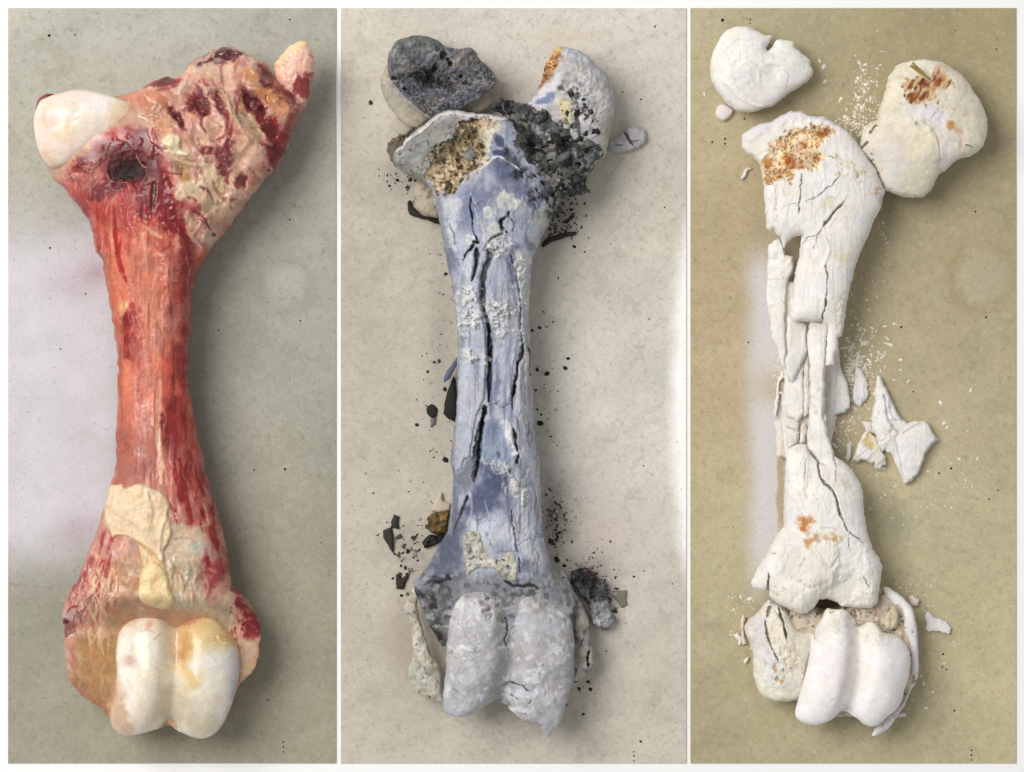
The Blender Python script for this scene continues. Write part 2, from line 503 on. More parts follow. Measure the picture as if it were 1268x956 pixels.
ORIG = {}
def sub_build(p, name, mat, parent_part, kind=None):
    """a sub-part: child of a part whose own origin sits at its thing's root"""
    o = p.build(name, mat, None, loc=ORIG[parent_part.name], kind=kind)
    o.location = (0, 0, 0); o.parent = parent_part
    return o

def chip(name, poly, thick, base, mat, label, cat, group=None, lift=0.0, en=0.6, seed=1, step=0.8, rough=0.7, smooth=False, k=0.5, paint=None, tiltx=0.0, tilty=0.0):
    """a small flat loose piece lying on the board"""
    p = Piece(poly, thick * 0.45 + lift, base=base, kt=k, kb=1.0, L=thick, step=step, smooth=smooth, en=en, es=5, seed=seed, rough=rough, floor=lift * 0.999, pw=0.75)
    if tiltx or tilty:
        xm, ym = p.X.mean(), p.Y.mean()
        t = (p.X - xm) * tiltx + (p.Y - ym) * tilty
        t = t - t[p.d > 0].min()
        p.zt += t; p.zb += t * 0.85; p.ze += t * 0.92
    if paint: paint(p)
    o = p.build(name, mat)
    tag(o, label, cat, group)
    return o

def flakes(name, items, cols, mat, seed=1, parent=None, label=None, cat=None, tilt=35.0):
    """thin curled flakes, too many to pick apart: one mesh. items: x, y, z, radius (px)"""
    r = np.random.RandomState(seed); Vs = []; Fs = []; Cs = []; base = 0
    for (x, y, z, rad) in items:
        n = 7; a = np.sort(r.rand(n) * 6.283); rr = rad * (0.55 + 0.6 * r.rand(n)); el = 0.45 + 0.5 * r.rand()
        P = np.stack([np.cos(a) * rr, np.sin(a) * rr * el, np.zeros(n)], 1)
        P[:, 2] += 0.12 * (P[:, 0] ** 2) / rad * r.uniform(-1, 1)
        th = r.rand() * 6.283; tl = math.radians(tilt) * (r.rand() - 0.5) * 2; t2 = math.radians(tilt) * (r.rand() - 0.5) * 2
        def rot(p):
            x1, y1, z1 = p[:, 0], p[:, 1], p[:, 2]
            y1, z1 = y1 * math.cos(tl) - z1 * math.sin(tl), y1 * math.sin(tl) + z1 * math.cos(tl)
            x1, z1 = x1 * math.cos(t2) + z1 * math.sin(t2), -x1 * math.sin(t2) + z1 * math.cos(t2)
            return np.stack([x1 * math.cos(th) - y1 * math.sin(th), x1 * math.sin(th) + y1 * math.cos(th), z1], 1)
        thick = 0.12 * rad + 0.3
        T = rot(np.concatenate([[[0, 0, 0.12 * rad]], P])); Bt = rot(P - [0, 0, thick])
        X_, Y_, Z_ = ppos(x, y, z)
        V = np.concatenate([T, Bt]); V[:, 2] -= min(0, V[:, 2].min() + z) if z < 3 else 0
        Vs.append(V * K + [X_, Y_, Z_])
        top = [(0, 1 + i, 1 + (i + 1) % n) for i in range(n)]
        side = []
        for i in range(n):
            j = (i + 1) % n; side += [(1 + i, 1 + n + i, 1 + n + j), (1 + i, 1 + n + j, 1 + j)]
        Fs.append(np.array(top + side) + base); base += len(V)
        c = rgb(cols[r.randint(len(cols))]) * (0.8 + 0.4 * r.rand())
        Cs.append(np.clip(np.tile(c, (len(V), 1)) * (0.9 + 0.2 * r.rand(len(V), 1)), 0, 1))
    V = np.concatenate(Vs); loc = np.array(parent.location) if parent is not None else V.mean(0) * [1, 1, 0]
    me = raw_mesh(name, V - loc, [np.concatenate(Fs)], mat, np.concatenate(Cs), np.full(len(V), 0.7), smooth=parent is not None)
    o = bpy.data.objects.new(name, me); sc.collection.objects.link(o)
    if parent is not None: o.parent = parent
    else: o.location = loc
    return tag(o, label, cat, kind='stuff')
def strew(P, cnt, rad, seed, z=None, piece=None):
    r = random.Random(seed); P = np.asarray(P, float); lo, hi = P.min(0), P.max(0); out = []; tries = 0
    while len(out) < cnt and tries < cnt * 20:
        tries += 1
        x, y = r.uniform(lo[0], hi[0]), r.uniform(lo[1], hi[1])
        if pdist(np.array([x]), np.array([y]), P)[0] <= 0: continue
        zz = z if z is not None else 0
        if piece is not None:
            i = int((x - piece.X[0, 0]) / piece.step); j = int((y - piece.Y[0, 0]) / piece.step)
            if not (0 <= i < piece.X.shape[1] and 0 <= j < piece.X.shape[0]) or piece.d[j, i] <= 0: continue
            zz = piece.zt[j, i] + 0.4
        out.append((x, y, zz, rad[0] + (rad[1] - rad[0]) * r.random() ** 2))
    return out
# ---------------------------------------------------------------- white table and three backing boards
def grid_box(name, x0, x1, y0, y1, ztop, zbot, step, paint, mat):
    """a thin slab with a finely divided, slightly uneven top; px"""
    nx = int(round((x1 - x0) / step)); ny = int(round((y1 - y0) / step))
    X, Y = np.meshgrid(np.linspace(x0, x1, nx + 1), np.linspace(y0, y1, ny + 1))
    col, rough = paint(X, Y)
    f = (CAM_H - ztop * K) / CAM_H
    V = np.stack([(X - CX) * K * f, (CY - Y) * K * f, np.full(X.shape, ztop * K)], -1).reshape(-1, 3)
    idx = np.arange(V.shape[0]).reshape(ny + 1, nx + 1)
    T = np.stack([idx[:-1, :-1], idx[1:, :-1], idx[1:, 1:], idx[:-1, 1:]], -1).reshape(-1, 4)
    ring = np.concatenate([idx[0, :-1], idx[:-1, -1], idx[-1, :0:-1], idx[:0:-1, 0]])
    n = len(V); VB = V[ring].copy(); VB[:, 2] = zbot * K
    m = len(ring); lo = n + np.arange(m)
    S = np.stack([ring, np.roll(ring, -1), np.roll(lo, -1), lo], 1)
    c0 = n + m
    V = np.concatenate([V, VB]); C = col.reshape(-1, 3)
    C = np.concatenate([C, C[ring] * 0.97]); R = np.concatenate([rough.ravel(), rough.ravel()[ring]])
    # underside as one quad over the four corners
    cs = [0, nx, nx + ny, 2 * nx + ny]
    B = np.array([[n + cs[0], n + cs[1], n + cs[2], n + cs[3]]])
    loc = np.array([(V[:, 0].min() + V[:, 0].max()) / 2, (V[:, 1].min() + V[:, 1].max()) / 2, zbot * K])
    me = raw_mesh(name, V - loc, [T, S, B], mat, C, R, smooth=False)
    o = bpy.data.objects.new(name, me); sc.collection.objects.link(o); o.location = loc
    return o

def shade(X, Y, pts, r=170.0):
    """blend of colours given at points"""
    w = 0; c = 0
    for (x, y, col) in pts:
        k = np.exp(-((X - x) ** 2 + (Y - y) ** 2) / (2 * r * r)) + 1e-6
        w = w + k; c = c + k[..., None] * rgb(col)
    return c / w[..., None]

def put(C, m, c):
    m = m[..., None]
    return C * (1 - m) + rgb(c) * m

def ell(X, Y, x, y, rx, ry): return np.hypot((X - x) / rx, (Y - y) / ry)

def common(X, Y, C, seed):
    C = C * (1 + 0.045 * fbm(X, Y, 90, 5, seed, gain=0.6))[..., None]
    # wiped smears, grease and faint fibres
    sm = fbm(X * .35 + Y * .94, -X * .94 + Y * .35, 14, 4, seed + 13, sy=150)
    C = put(C, 0.09 * sstep(0.2, 0.9, sm), (150, 142, 122)); C = put(C, 0.08 * sstep(0.25, 0.9, -sm), (214, 210, 198))
    C = put(C, 0.20 * sstep(0.35, 0.75, fbm(X, Y, 34, 5, seed + 15, gain=0.65)), (160, 150, 126))
    fb = np.abs(fbm(X, Y, 26, 3, seed + 17)); C = put(C, 0.10 * (1 - sstep(0.0, 0.03, fb)), (120, 112, 94))
    C = C * (1 + 0.022 * fbm(X, Y, 5.0, 3, seed + 2))[..., None]
    C = put(C, 0.22 * sstep(0.5, 1.0, fbm(X, Y, 4.5, 3, seed + 6)), (128, 122, 104))
    C = put(C, 0.18 * sstep(0.4, 0.9, fbm(X, Y, 7, 3, seed + 11)), (214, 208, 190))
    # scratches
    s = sstep(0.80, 1.0, fbm(X * .8 + Y * .6, -X * .6 + Y * .8, 2.5, 2, seed + 4, sy=60))
    return put(C, 0.10 * s, (135, 128, 108))

def paint1(X, Y):
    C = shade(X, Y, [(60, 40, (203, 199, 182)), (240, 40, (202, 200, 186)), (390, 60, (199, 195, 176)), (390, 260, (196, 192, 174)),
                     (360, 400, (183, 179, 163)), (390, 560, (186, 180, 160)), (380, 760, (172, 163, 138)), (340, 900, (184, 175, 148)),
                     (200, 930, (186, 178, 150)), (40, 900, (178, 172, 146)), (30, 760, (172, 168, 148)), (40, 230, (196, 193, 176))], 90)  # darker right and lower points carry bone shadow and vignetting in the colour
    C = common(X, Y, C, 11)
    ring = np.abs(ell(X, Y, 354, 356, 40, 40) - 0.82)
    C = put(C, 0.25 * (1 - sstep(0.0, 0.35, ring)), (160, 152, 130))
    C = put(C, 0.5 * (1 - sstep(0.4, 1.0, ell(X, Y, 350, 345, 34, 30) + .2 * fbm(X, Y, 14, 3, 3))), (203, 200, 190))
    # pale glare patch painted into the board colour at the edge
    d = np.maximum(0, (np.abs(Y - 490) - 150) / 75) ** 2 + np.maximum(0, (X - 118) / 70) ** 2
    w = np.exp(-d * 1.6) * (0.86 + 0.14 * fbm(X, Y, 30, 4, 8))
    C = put(C, np.clip(w, 0, 1) * 0.92, (216, 210, 220))
    # dull mauve smudges in it
    C = put(C, 0.6 * np.exp(-((X - 118) / 18) ** 2 - ((Y - 335) / 16) ** 2) * (0.8 + .3 * fbm(X, Y, 8, 3, 4)), (140, 78, 92))
    C = put(C, 0.45 * np.exp(-((X - 95) / 38) ** 2 - ((Y - 352) / 22) ** 2), (176, 140, 152))
    C = put(C, 0.55 * np.exp(-((X - 100) / 24) ** 2 - ((Y - 655) / 22) ** 2), (150, 118, 128))
    # hairline
    ln = np.abs(Y - (721 + 6 * fbm(X, X * 0, 30, 3, 2))); C = put(C, 0.28 * (1 - sstep(0.4, 1.6, ln)) * (X < 70), (120, 114, 98))
    gr = C.mean(-1, keepdims=True); C = (C * 0.85 + gr * 0.15) * np.array([0.90, 0.905, 0.905])
    C = put(C, np.clip(w, 0, 1) * 0.5, (232, 228, 236))
    return np.clip(C, 0, 1), np.full(X.shape, 0.55)

def paint2(X, Y):
    C = shade(X, Y, [(440, 40, (206, 196, 178)), (640, 40, (212, 203, 190)), (820, 40, (216, 206, 192)), (780, 250, (206, 196, 176)),
                     (460, 300, (194, 184, 162)), (470, 520, (192, 182, 160)), (780, 470, (210, 203, 190)), (800, 640, (212, 203, 190)),
                     (780, 800, (206, 194, 176)), (460, 760, (196, 186, 164)), (470, 910, (196, 187, 164)), (640, 930, (202, 190, 170)), (820, 920, (206, 194, 172))], 90)
    C = common(X, Y, C, 23)
    C = put(C, 0.55 * np.exp(-((X - 745) / 38) ** 2 - ((Y - 665) / 60) ** 2), (202, 178, 166))
    C = put(C, 0.45 * np.exp(-((X - 500) / 20) ** 2 - ((Y - 790) / 60) ** 2), (178, 152, 128))
    C = put(C, 0.55 * np.exp(-((X - 690) / 24) ** 2 - ((Y - 640) / 42) ** 2) * (0.8 + .4 * fbm(X, Y, 9, 4, 5)), (100, 94, 88))
    C = put(C, 0.5 * np.exp(-((X - 735) / 30) ** 2 - ((Y - 715) / 30) ** 2) * (0.8 + .4 * fbm(X, Y, 9, 4, 6)), (110, 104, 98)); C = put(C, 0.4 * np.exp(-((X - 510) / 30) ** 2 - ((Y - 680) / 40) ** 2) * (0.8 + .4 * fbm(X, Y, 9, 4, 7)), (126, 116, 100)); C = put(C, 0.4 * np.exp(-((X - 500) / 30) ** 2 - ((Y - 215) / 26) ** 2), (130, 122, 108)); C = put(C, 0.25 * np.exp(-((X - 545) / 16) ** 2 - ((Y - 430) / 110) ** 2), (132, 124, 112))      # soot
    C = put(C, 0.45 * np.exp(-((X - 690) / 24) ** 2 - ((Y - 262) / 22) ** 2), (96, 90, 78))
    C = put(C, 0.35 * np.exp(-((X - 745) / 22) ** 2 - ((Y - 755) / 36) ** 2), (190, 184, 182))
    C = put(C, 0.5 * np.exp(-((X - 700) / 40) ** 2 - ((Y - 46) / 8) ** 2), (216, 200, 150))
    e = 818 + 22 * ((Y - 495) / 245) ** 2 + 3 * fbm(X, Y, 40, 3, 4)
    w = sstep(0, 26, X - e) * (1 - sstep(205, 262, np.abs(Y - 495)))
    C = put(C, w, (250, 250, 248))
    gr = C.mean(-1, keepdims=True); C = (C * 0.6 + gr * 0.4) * np.array([1.02, 1.012, 1.0])
    return np.clip(C, 0, 1), np.full(X.shape, 0.55)

def paint3(X, Y):
    C = shade(X, Y, [(880, 40, (189, 180, 148)), (1040, 40, (180, 168, 132)), (1200, 40, (172, 158, 120)), (1230, 200, (178, 164, 128)),
                     (1150, 300, (178, 165, 132)), (1220, 480, (190, 177, 144)), (1200, 650, (200, 188, 152)), (1220, 860, (202, 190, 150)),
                     (1060, 920, (192, 181, 146)), (880, 900, (182, 172, 136)), (875, 700, (196, 184, 148)), (880, 440, (200, 180, 144)), (880, 220, (194, 176, 140))], 90)
    C = common(X, Y, C, 31)
    # ring left by a wet cup
    q = ell(X, Y, 1217, 343, 44, 46) + 0.05 * fbm(X, Y, 20, 3, 3)
    C = put(C, 0.34 * np.exp(-((q - 0.92) / 0.16) ** 2) * (0.75 + 0.5 * fbm(X, Y, 30, 3, 9)), (152, 138, 98))
    C = put(C, 0.35 * (1 - sstep(0.5, 0.8, q)), (192, 184, 160))
    # pale patch painted along the shaft, straight on its outer side
    e = sstep(-4, 30, X - (914 + 4 * fbm(X, Y, 50, 4, 2)))
    w = e * (1 - sstep(965, 1000, X)) * sstep(285, 345, Y) * (1 - sstep(690, 770, Y))
    hole = np.exp(-((X - 968) / 34) ** 2 - ((Y - 478) / 24) ** 2)
    strip = (1 - sstep(3, 6, np.abs(X - 967 + 1.5 * fbm(X, Y, 20, 3, 6)))) * sstep(560, 570, Y) * (1 - sstep(640, 668, Y))
    C = put(C, 0.25 * e * (1 - sstep(1000, 1060, X)) * (1 - sstep(800, 860, Y)) * sstep(200, 280, Y), (172, 160, 134))
    C = put(C, np.clip(w * (1 - 0.75 * hole) * (1 - strip), 0, 1) * 0.95, (222, 217, 217))
    C = C * 0.965
    C = put(C, 0.5 * np.exp(-((X - 1110) / 18) ** 2 - ((Y - 648) / 22) ** 2), (150, 152, 128))
    return np.clip(C, 0, 1), np.full(X.shape, 0.5)

def paintw(X, Y): return np.broadcast_to(rgb((247, 247, 247)), X.shape + (3,)).copy(), np.full(X.shape, 0.6)

tag(grid_box('table_top', -1500, 2768, -1500, 2456, -2.05, -60, 120, paintw, M_TABLE), kind='structure')
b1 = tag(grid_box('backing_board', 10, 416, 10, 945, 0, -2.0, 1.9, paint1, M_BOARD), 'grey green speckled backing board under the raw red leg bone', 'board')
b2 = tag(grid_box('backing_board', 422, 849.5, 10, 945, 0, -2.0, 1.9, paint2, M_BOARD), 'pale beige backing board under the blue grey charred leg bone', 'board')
b3 = tag(grid_box('backing_board', 855, 1258, 10, 945, 0, -2.0, 1.9, paint3, M_BOARD), 'olive khaki backing board under the white burnt bone fragments', 'board')
# ---------------------------------------------------------------- the raw bone with meat on it
A = crop(10, 10, 3.084); B = crop(10, 300, 2.988); C_ = crop(10, 560, 2.478)
R1, R2, R3, R4, R5, R6, R7 = Q(30, 90), Q(200, 40), Q(160, 160), Q(90, 220), Q(100, 570), Q(70, 690), Q(140, 700)
raw_outline = (A('98,470 100,420 110,370 140,345 200,328 260,318 340,328 410,338 430,335 470,320 520,300 560,275 600,262 640,268 660,250 680,235 700,205 750,175 800,155 835,148 870,155 920,180 975,205 1000,235 1020,265 1050,300 1120,320 1157,315 1140,370 1110,420 1080,500 1055,560 1020,610 1000,635 960,680 900,760 840,840 780,910')
    + B('740,40 710,90 690,150 680,220 675,300 672,400 668,500 675,570 690,660 705,740 725,820 740,890')
    + C_('605,60 625,130 645,190 665,270 675,340 685,400 700,420 730,450 760,495 773,530 772,580 765,640 745,680 705,720 680,780 650,845 610,872 570,872 520,850 490,830 470,845 430,856 380,866 345,862 318,835 295,790 260,770 225,745 195,710 180,670 175,600 172,540 165,500 175,460 195,420 215,390 240,320 265,260 290,190 300,140 320,80 330,30')
    + B('400,700 405,620 405,520 408,440 395,360 385,290 375,220 360,140 345,60')
    + A('335,930 320,850 300,800 280,770 240,720 215,685 180,660 150,610 120,560 105,510'))
rawroot = root('raw_leg_bone', 190, 480)
tag(rawroot, 'raw leg bone with red meat, cream fat and shiny white cartilage knuckles', 'bone')
p = Piece(raw_outline, 60, base=(208, 168, 140), kt=0.74, kb=0.95, L=75, step=1.2, en=1.2, es=9, seed=3, rough=0.42)
X, Y = p.X, p.Y
prox = 1 - sstep(225, 285, Y); dist = sstep(570, 650, Y); shaft = (1 - prox) * (1 - dist)
# broad tones
p.mix(shaft, (214, 128, 96)); 
p.fib((226, 142, 106), 9, 120, -0.2, 0.5, 0.8, shaft, 2)
p.fib((196, 84, 66), 7, 90, 0.15, 0.8, 0.75, shaft, 9)
p.fib((172, 52, 44), 4, 60, 0.45, 0.9, 0.7, shaft, 14)
p.fib((236, 186, 150), 5, 70, 0.5, 1.0, 0.55, shaft, 19)
dm = p.region(C_('335,0 590,0 680,330 690,420 770,540 760,650 700,720 690,560 600,480 340,490 230,560 240,700 300,790 180,680 165,500 260,270'), (203, 152, 130), 1, 6, 6, 18, 4)
# left edge of the shaft: dull red shade of meat
p.region(B('345,60 375,220 408,440 405,620 400,720 380,890 425,890 425,700 430,500 415,330 395,180 365,60'), (184, 100, 66), 0.55, 6, 4, 14, 5)
p.region(B('400,700 540,650 610,700 600,900 440,900 380,890'), (186, 110, 88), 0.8, 12, 6, 20, 6)
# red clots on the shaft
p.region(B('432,265 470,235 495,270 500,400 495,470 470,450 440,430 425,370'), (150, 28, 22), 0.92, 6, 4, 9, 7, dz=0.6, rough=0.3)
p.stroke(B('490,460 488,560 495,690'), 9, (176, 50, 42), 0.8, 0.8, 0.5, w2=3)
p.stroke(B('430,0 415,60 430,110 450,150'), 6, (184, 38, 34), 0.85, 0.6, 0.4)
p.region(B('420,290 415,250 430,220 460,225 440,260 425,310'), (226, 192, 142), 0.85, 3, 2, 8, 8)
p.stroke(R4('350,230 360,400 370,560 440,830'), 5, (182, 30, 26), 0.9, 0.6, 0.4, dz=-1.0)
p.stroke(R4('480,420 470,560 490,700 500,830'), 4, (190, 44, 38), 0.7, 0.7, 0.5)
p.region(B('640,0 690,10 685,130 660,240 650,330 640,150'), (132, 32, 32), 0.92, 6, 5, 9, 9, rough=0.3)
p.region(B('620,400 660,380 668,480 650,540 630,520 615,460'), (146, 38, 36), 0.88, 6, 5, 8, 10)
p.region(B('600,580 640,560 650,640 630,800 600,760 580,680 590,620'), (142, 34, 32), 0.9, 7, 5, 9, 11)
# frosty pale crystals and a white tendon streak
p.region(B('590,40 640,20 660,60 620,110 600,160 580,130'), (208, 150, 132), 0.8, 3, 5, 6, 12, dz=1.6)
p.region(B('585,235 640,220 650,290 620,330 590,310 575,270'), (206, 150, 132), 0.9, 2.5, 4, 6, 13, dz=2.0)
p.region(B('545,345 575,330 575,410 560,410'), (216, 148, 128), 0.8, 2.5, 3, 6, 14, dz=1.0)
p.stroke(B('572,510 565,590 562,700 575,800 575,890'), 6.5, (232, 194, 166), 0.85, 0.6, 0.3, w2=11)
# meat fibres on the right of the lower end
mm = p.region(C_('500,30 590,0 640,180 670,300 680,380 640,370 580,330 600,260 520,220 505,120'), (196, 120, 104), 0.9, 5, 5, 12, 15)
p.fib((160, 36, 36), 4.5, 26, 0.0, 0.35, 0.95, mm, 21, rot=-12)
p.fib((224, 176, 154), 3.5, 30, 0.35, 0.8, 0.7, mm, 25, rot=-12, dz=1.0)
m2 = p.region(C_('300,190 330,200 350,260 340,360 330,480 250,560 180,520 170,470 230,370 260,270'), (206, 148, 128), 0.9, 5, 5, 12, 16)
p.fib((162, 48, 48), 5, 32, 0.1, 0.6, 0.85, m2, 28, rot=14)
p.fib((230, 196, 160), 5, 34, 0.3, 0.8, 0.8, m2, 33, rot=10, dz=1.5)
p.stroke(R6('385,20 360,200 350,380'), 8, (176, 36, 36), 0.9, 0.7, 0.5, w2=4)
p.stroke(R6('300,0 250,90 170,220 110,330'), 10, (156, 66, 70), 0.7, 0.8, 0.8)
p.region(R6('60,480 155,530 140,590 80,625'), (92, 14, 14), 1, 2, 2, 6, 17, dz=-4, rough=0.2)
p.region(R6('50,440 90,390 200,420 170,510 70,480'), (206, 178, 172), 0.7, 4, 4, 8, 18)
p.blob(*R6('125,780')[0], 5, 7, (176, 50, 42), soft=0.6)
p.region(R6('215,640 480,650 480,951 170,951 190,800'), (186, 148, 92), 0.95, 7, 5, 16, 19, dz=-1)
p.region(C_('180,620 225,640 235,740 200,720 178,670'), (206, 146, 116), 0.8, 5, 4, 10, 20)
p.region(C_('500,230 600,230 610,310 570,430 640,470 690,430 680,560 600,480 500,470 490,330'), (212, 194, 168), 0.92, 6, 5, 14, 21)
p.blob(*R5('930,680')[0], 15, 12, (204, 200, 186), a=0.8, soft=0.8)
p.stroke(R5('740,610 860,600 930,640'), 4, (176, 160, 140), 0.6, 0.8, 0.4)
p.region(R7('680,0 900,0 780,200 740,230 690,150'), (176, 76, 72), 0.85, 6, 5, 10, 22)
p.region(R7('940,160 1010,220 1100,350 1160,450 1140,590 1090,600 1040,560 1010,400 960,250'), (142, 32, 30), 0.95, 4, 5, 8, 23, rough=0.25)
p.mottle((204, 120, 106), 5, 0.25, 0.7, 0.7, p.region(R7('990,230 1140,430 1140,600 1000,560'), None, 1, 4, 4), 24, dz=1)
p.region(R7('990,600 1140,600 1100,800 1000,900'), (206, 176, 144), 0.9, 5, 4, 10, 24)
p.blob(*R7('920,360')[0], 8, 11, (182, 176, 148), a=0.8, soft=0.5, dz=-2.5)
p.mottle((220, 190, 170), 10, 0.3, 0.8, 0.5, dist, 26)
# ---- proximal end: head neck, clot, tissue
pm = p.region(A('430,335 560,275 640,268 700,205 835,148 975,205 1060,300 1150,330 1060,560 960,680 780,910 700,956 640,760 590,560 560,430'), (210, 166, 144), 1, 5, 4, 14, 27)
p.mottle((224, 192, 166), 22, 0.0, 0.6, 0.8, pm, 28)
p.mottle((188, 120, 108), 16, 0.25, 0.7, 0.6, pm, 29)
p.region(A('215,690 270,600 400,500 560,470 600,560 650,700 700,860 690,956 600,830 500,700 400,690 330,760 300,790 250,740'), (172, 66, 60), 0.95, 5, 5, 12, 30)
p.region(R1('320,870 420,740 560,640 700,560 720,700 640,900 560,951 330,951'), (196, 122, 104), 0.8, 8, 6, 12, 31)
p.mottle((216, 158, 140), 7, 0.2, 0.7, 0.6, p.region(R1('330,760 700,600 700,951 330,951'), None, 1, 5, 4), 32, dz=1.5)
p.region(R1('430,760 640,540 840,470 1060,480 1100,700 1080,951 640,930 690,850 680,700'), (132, 30, 34), 0.9, 6, 5, 9, 33, rough=0.25)
p.mottle((160, 74, 84), 7, 0.2, 0.8, 0.5, p.region(R1('700,560 1060,520 1050,700 900,660 700,640'), None, 1, 4, 4), 34, dz=0.8)
p.region(R1('690,640 800,590 930,610 1040,680 1040,800 950,900 800,900 700,880 650,800'), (104, 24, 28), 0.8, 14, 9, 10, 34, dz=-2)
p.region(R1('740,720 820,670 920,690 960,760 930,840 850,880 760,860 715,800'), (58, 14, 17), 0.95, 10, 6, 9, 35, dz=-5)
p.blob(*R1('835,800')[0], 14, 10, (40, 9, 11), rot=-25, soft=1.0, n=0.45, ns=9, dz=-3)
p.strands(R1('690,620 1020,600 1040,900 700,900'), 12, [(150, 60, 66), (90, 22, 26), (120, 40, 46)], (5, 14), (1.2, 2.6), 30, 60, 3, 0.5, 0.6)
p.stroke(R1('680,815 720,870 850,880'), 1.8, (222, 176, 160), 0.8, 0.4, 0.1, dz=1.5)
p.stroke(R1('910,670 950,740 1000,770'), 1.8, (206, 168, 160), 0.8, 0.4, 0.3, dz=1.5)
p.region(R1('680,480 860,470 860,550 700,560'), (186, 50, 46), 0.8, 7, 4, 8, 36)
p.region(R4('140,250 330,180 550,60 560,300 480,420 350,330 240,420'), (180, 52, 44), 0.65, 9, 6, 14, 37)
p.region(R4('150,120 250,70 400,60 380,130 220,190'), (126, 44, 56), 0.8, 7, 6, 8, 38)
p.region(R4('20,150 60,170 160,330 230,560 260,760 200,560 110,300'), (140, 44, 44), 0.7, 5, 4, 9, 39)
p.region(R4('540,130 760,20 830,160 860,330 950,500 900,520 780,440 720,370 560,330'), (140, 28, 34), 0.92, 5, 5, 9, 40, rough=0.28)
p.stroke(R4('670,60 660,180 650,270'), 9, (104, 52, 46), 0.9, 0.5, 0.3, dz=-2, w2=4)
p.mottle((206, 128, 116), 4, 0.35, 0.7, 0.7, p.region(R4('530,280 800,330 860,470 660,500 540,360'), None, 1, 5, 4), 41, dz=1)
p.region(R4('620,400 720,470 700,490 620,430'), (236, 196, 162), 0.9, 2, 1.5, 6, 42, dz=1)
p.stroke(R4('640,540 600,630'), 4, (240, 186, 150), 0.8, 0.7, 0.2)
p.region(R4('810,490 860,480 870,580 830,570'), (232, 200, 158), 0.9, 2.5, 2, 6, 43, dz=1)
p.region(R4('740,600 880,590 850,750 790,840 720,820 760,720'), (212, 156, 138), 0.85, 3, 5, 6, 44, dz=1.8)
# amber fat, dark meat flaps and folds of the trochanter side
p.region(R2('650,330 800,320 990,520 1010,620 900,660 860,560 720,420'), (222, 160, 104), 0.9, 6, 4, 14, 45, dz=2)
p.region(R2('640,440 720,500 800,580 840,680 760,690 690,620 650,540'), (112, 28, 34), 0.95, 4, 3, 8, 46, dz=-2, rough=0.25)
p.blob(*R2('745,590')[0], 7, 6, (196, 150, 146), a=0.7, soft=0.7, dz=1.5)
p.region(R2('760,670 930,680 900,800 850,880 810,870 820,780'), (166, 34, 30), 0.9, 5, 4, 8, 47, rough=0.3)
p.region(R2('760,250 800,260 860,340 900,400 880,420 800,350'), (134, 50, 54), 0.9, 3, 3, 7, 48, dz=-1.5)
p.region(R2('310,260 400,210 480,120 530,115 640,170 620,210 480,260 380,250 320,280'), (104, 38, 38), 0.95, 3, 3, 7, 49, dz=-2, rough=0.3)
p.blob(*R2('445,225')[0], 6, 4, (176, 156, 150), a=0.9, soft=0.5)
p.region(R2('180,300 240,240 330,170 430,140 420,170 300,210 220,290'), (150, 130, 128), 0.75, 3, 2, 7, 50)
p.region(R2('200,280 400,270 560,270 600,340 420,380 260,370'), (226, 194, 166), 0.9, 5, 4, 10, 51, dz=2)
p.region(R2('200,620 230,520 300,430 400,460 380,560 350,680 280,650'), (134, 44, 52), 0.8, 5, 5, 7, 52, dz=-3)
p.region(R2('400,520 470,470 520,560 520,640 460,620'), (150, 72, 70), 0.85, 4, 3, 7, 53, dz=-2)
p.region(R2('190,680 330,680 480,640 520,760 470,850 350,870 230,740'), (224, 172, 146), 0.9, 5, 3, 10, 54, dz=2.5)
p.stroke(R2('360,590 450,620 510,700 520,800 450,860'), 5, (232, 178, 168), 0.9, 0.5, 0.2, dz=3)
p.stroke(R2('530,640 560,760 550,880'), 8, (168, 58, 58), 0.85, 0.7, 0.3, dz=-1.5)
p.region(R2('60,610 110,600 180,700 230,790 200,780 120,700'), (124, 56, 60), 0.95, 2.5, 2, 6, 55, dz=-2)
p.region(R2('0,360 60,350 150,370 110,440 30,440'), (166, 52, 58), 0.85, 4, 5, 6, 56)
p.region(R2('540,540 640,560 760,720 800,830 720,860 640,760'), (196, 168, 132), 0.85, 5, 4, 9, 57)
p.stroke(R2('500,480 570,620 660,800 720,900'), 5, (226, 198, 164), 0.9, 0.5, 0.3, dz=2)
p.stroke(R2('700,640 800,780 880,900'), 6, (224, 192, 164), 0.8, 0.6, 0.3, dz=2)
p.region(R2('900,440 1000,440 1060,520 1000,560'), (134, 52, 56), 0.8, 5, 6, 5, 58)
p.region(R2('1050,600 1100,620 1060,760 980,930 900,940 960,780'), (160, 70, 66), 0.7, 6, 5, 9, 59)
# neck between head and trochanter
p.region(R1('730,180 930,150 1130,120 1180,300 1050,330 940,300'), (208, 140, 106), 0.85, 5, 4, 9, 60)
p.region(R1('950,120 1000,90 1130,40 1150,100 1040,110'), (156, 36, 40), 0.9, 3, 3, 6, 61)
p.stroke(R1('960,180 1020,240 1100,280 1060,330'), 5, (238, 196, 168), 0.8, 0.6, 0.4, dz=2)
p.region(R1('1060,330 1180,370 1200,480 1090,480'), (206, 152, 108), 0.9, 5, 4, 8, 62)
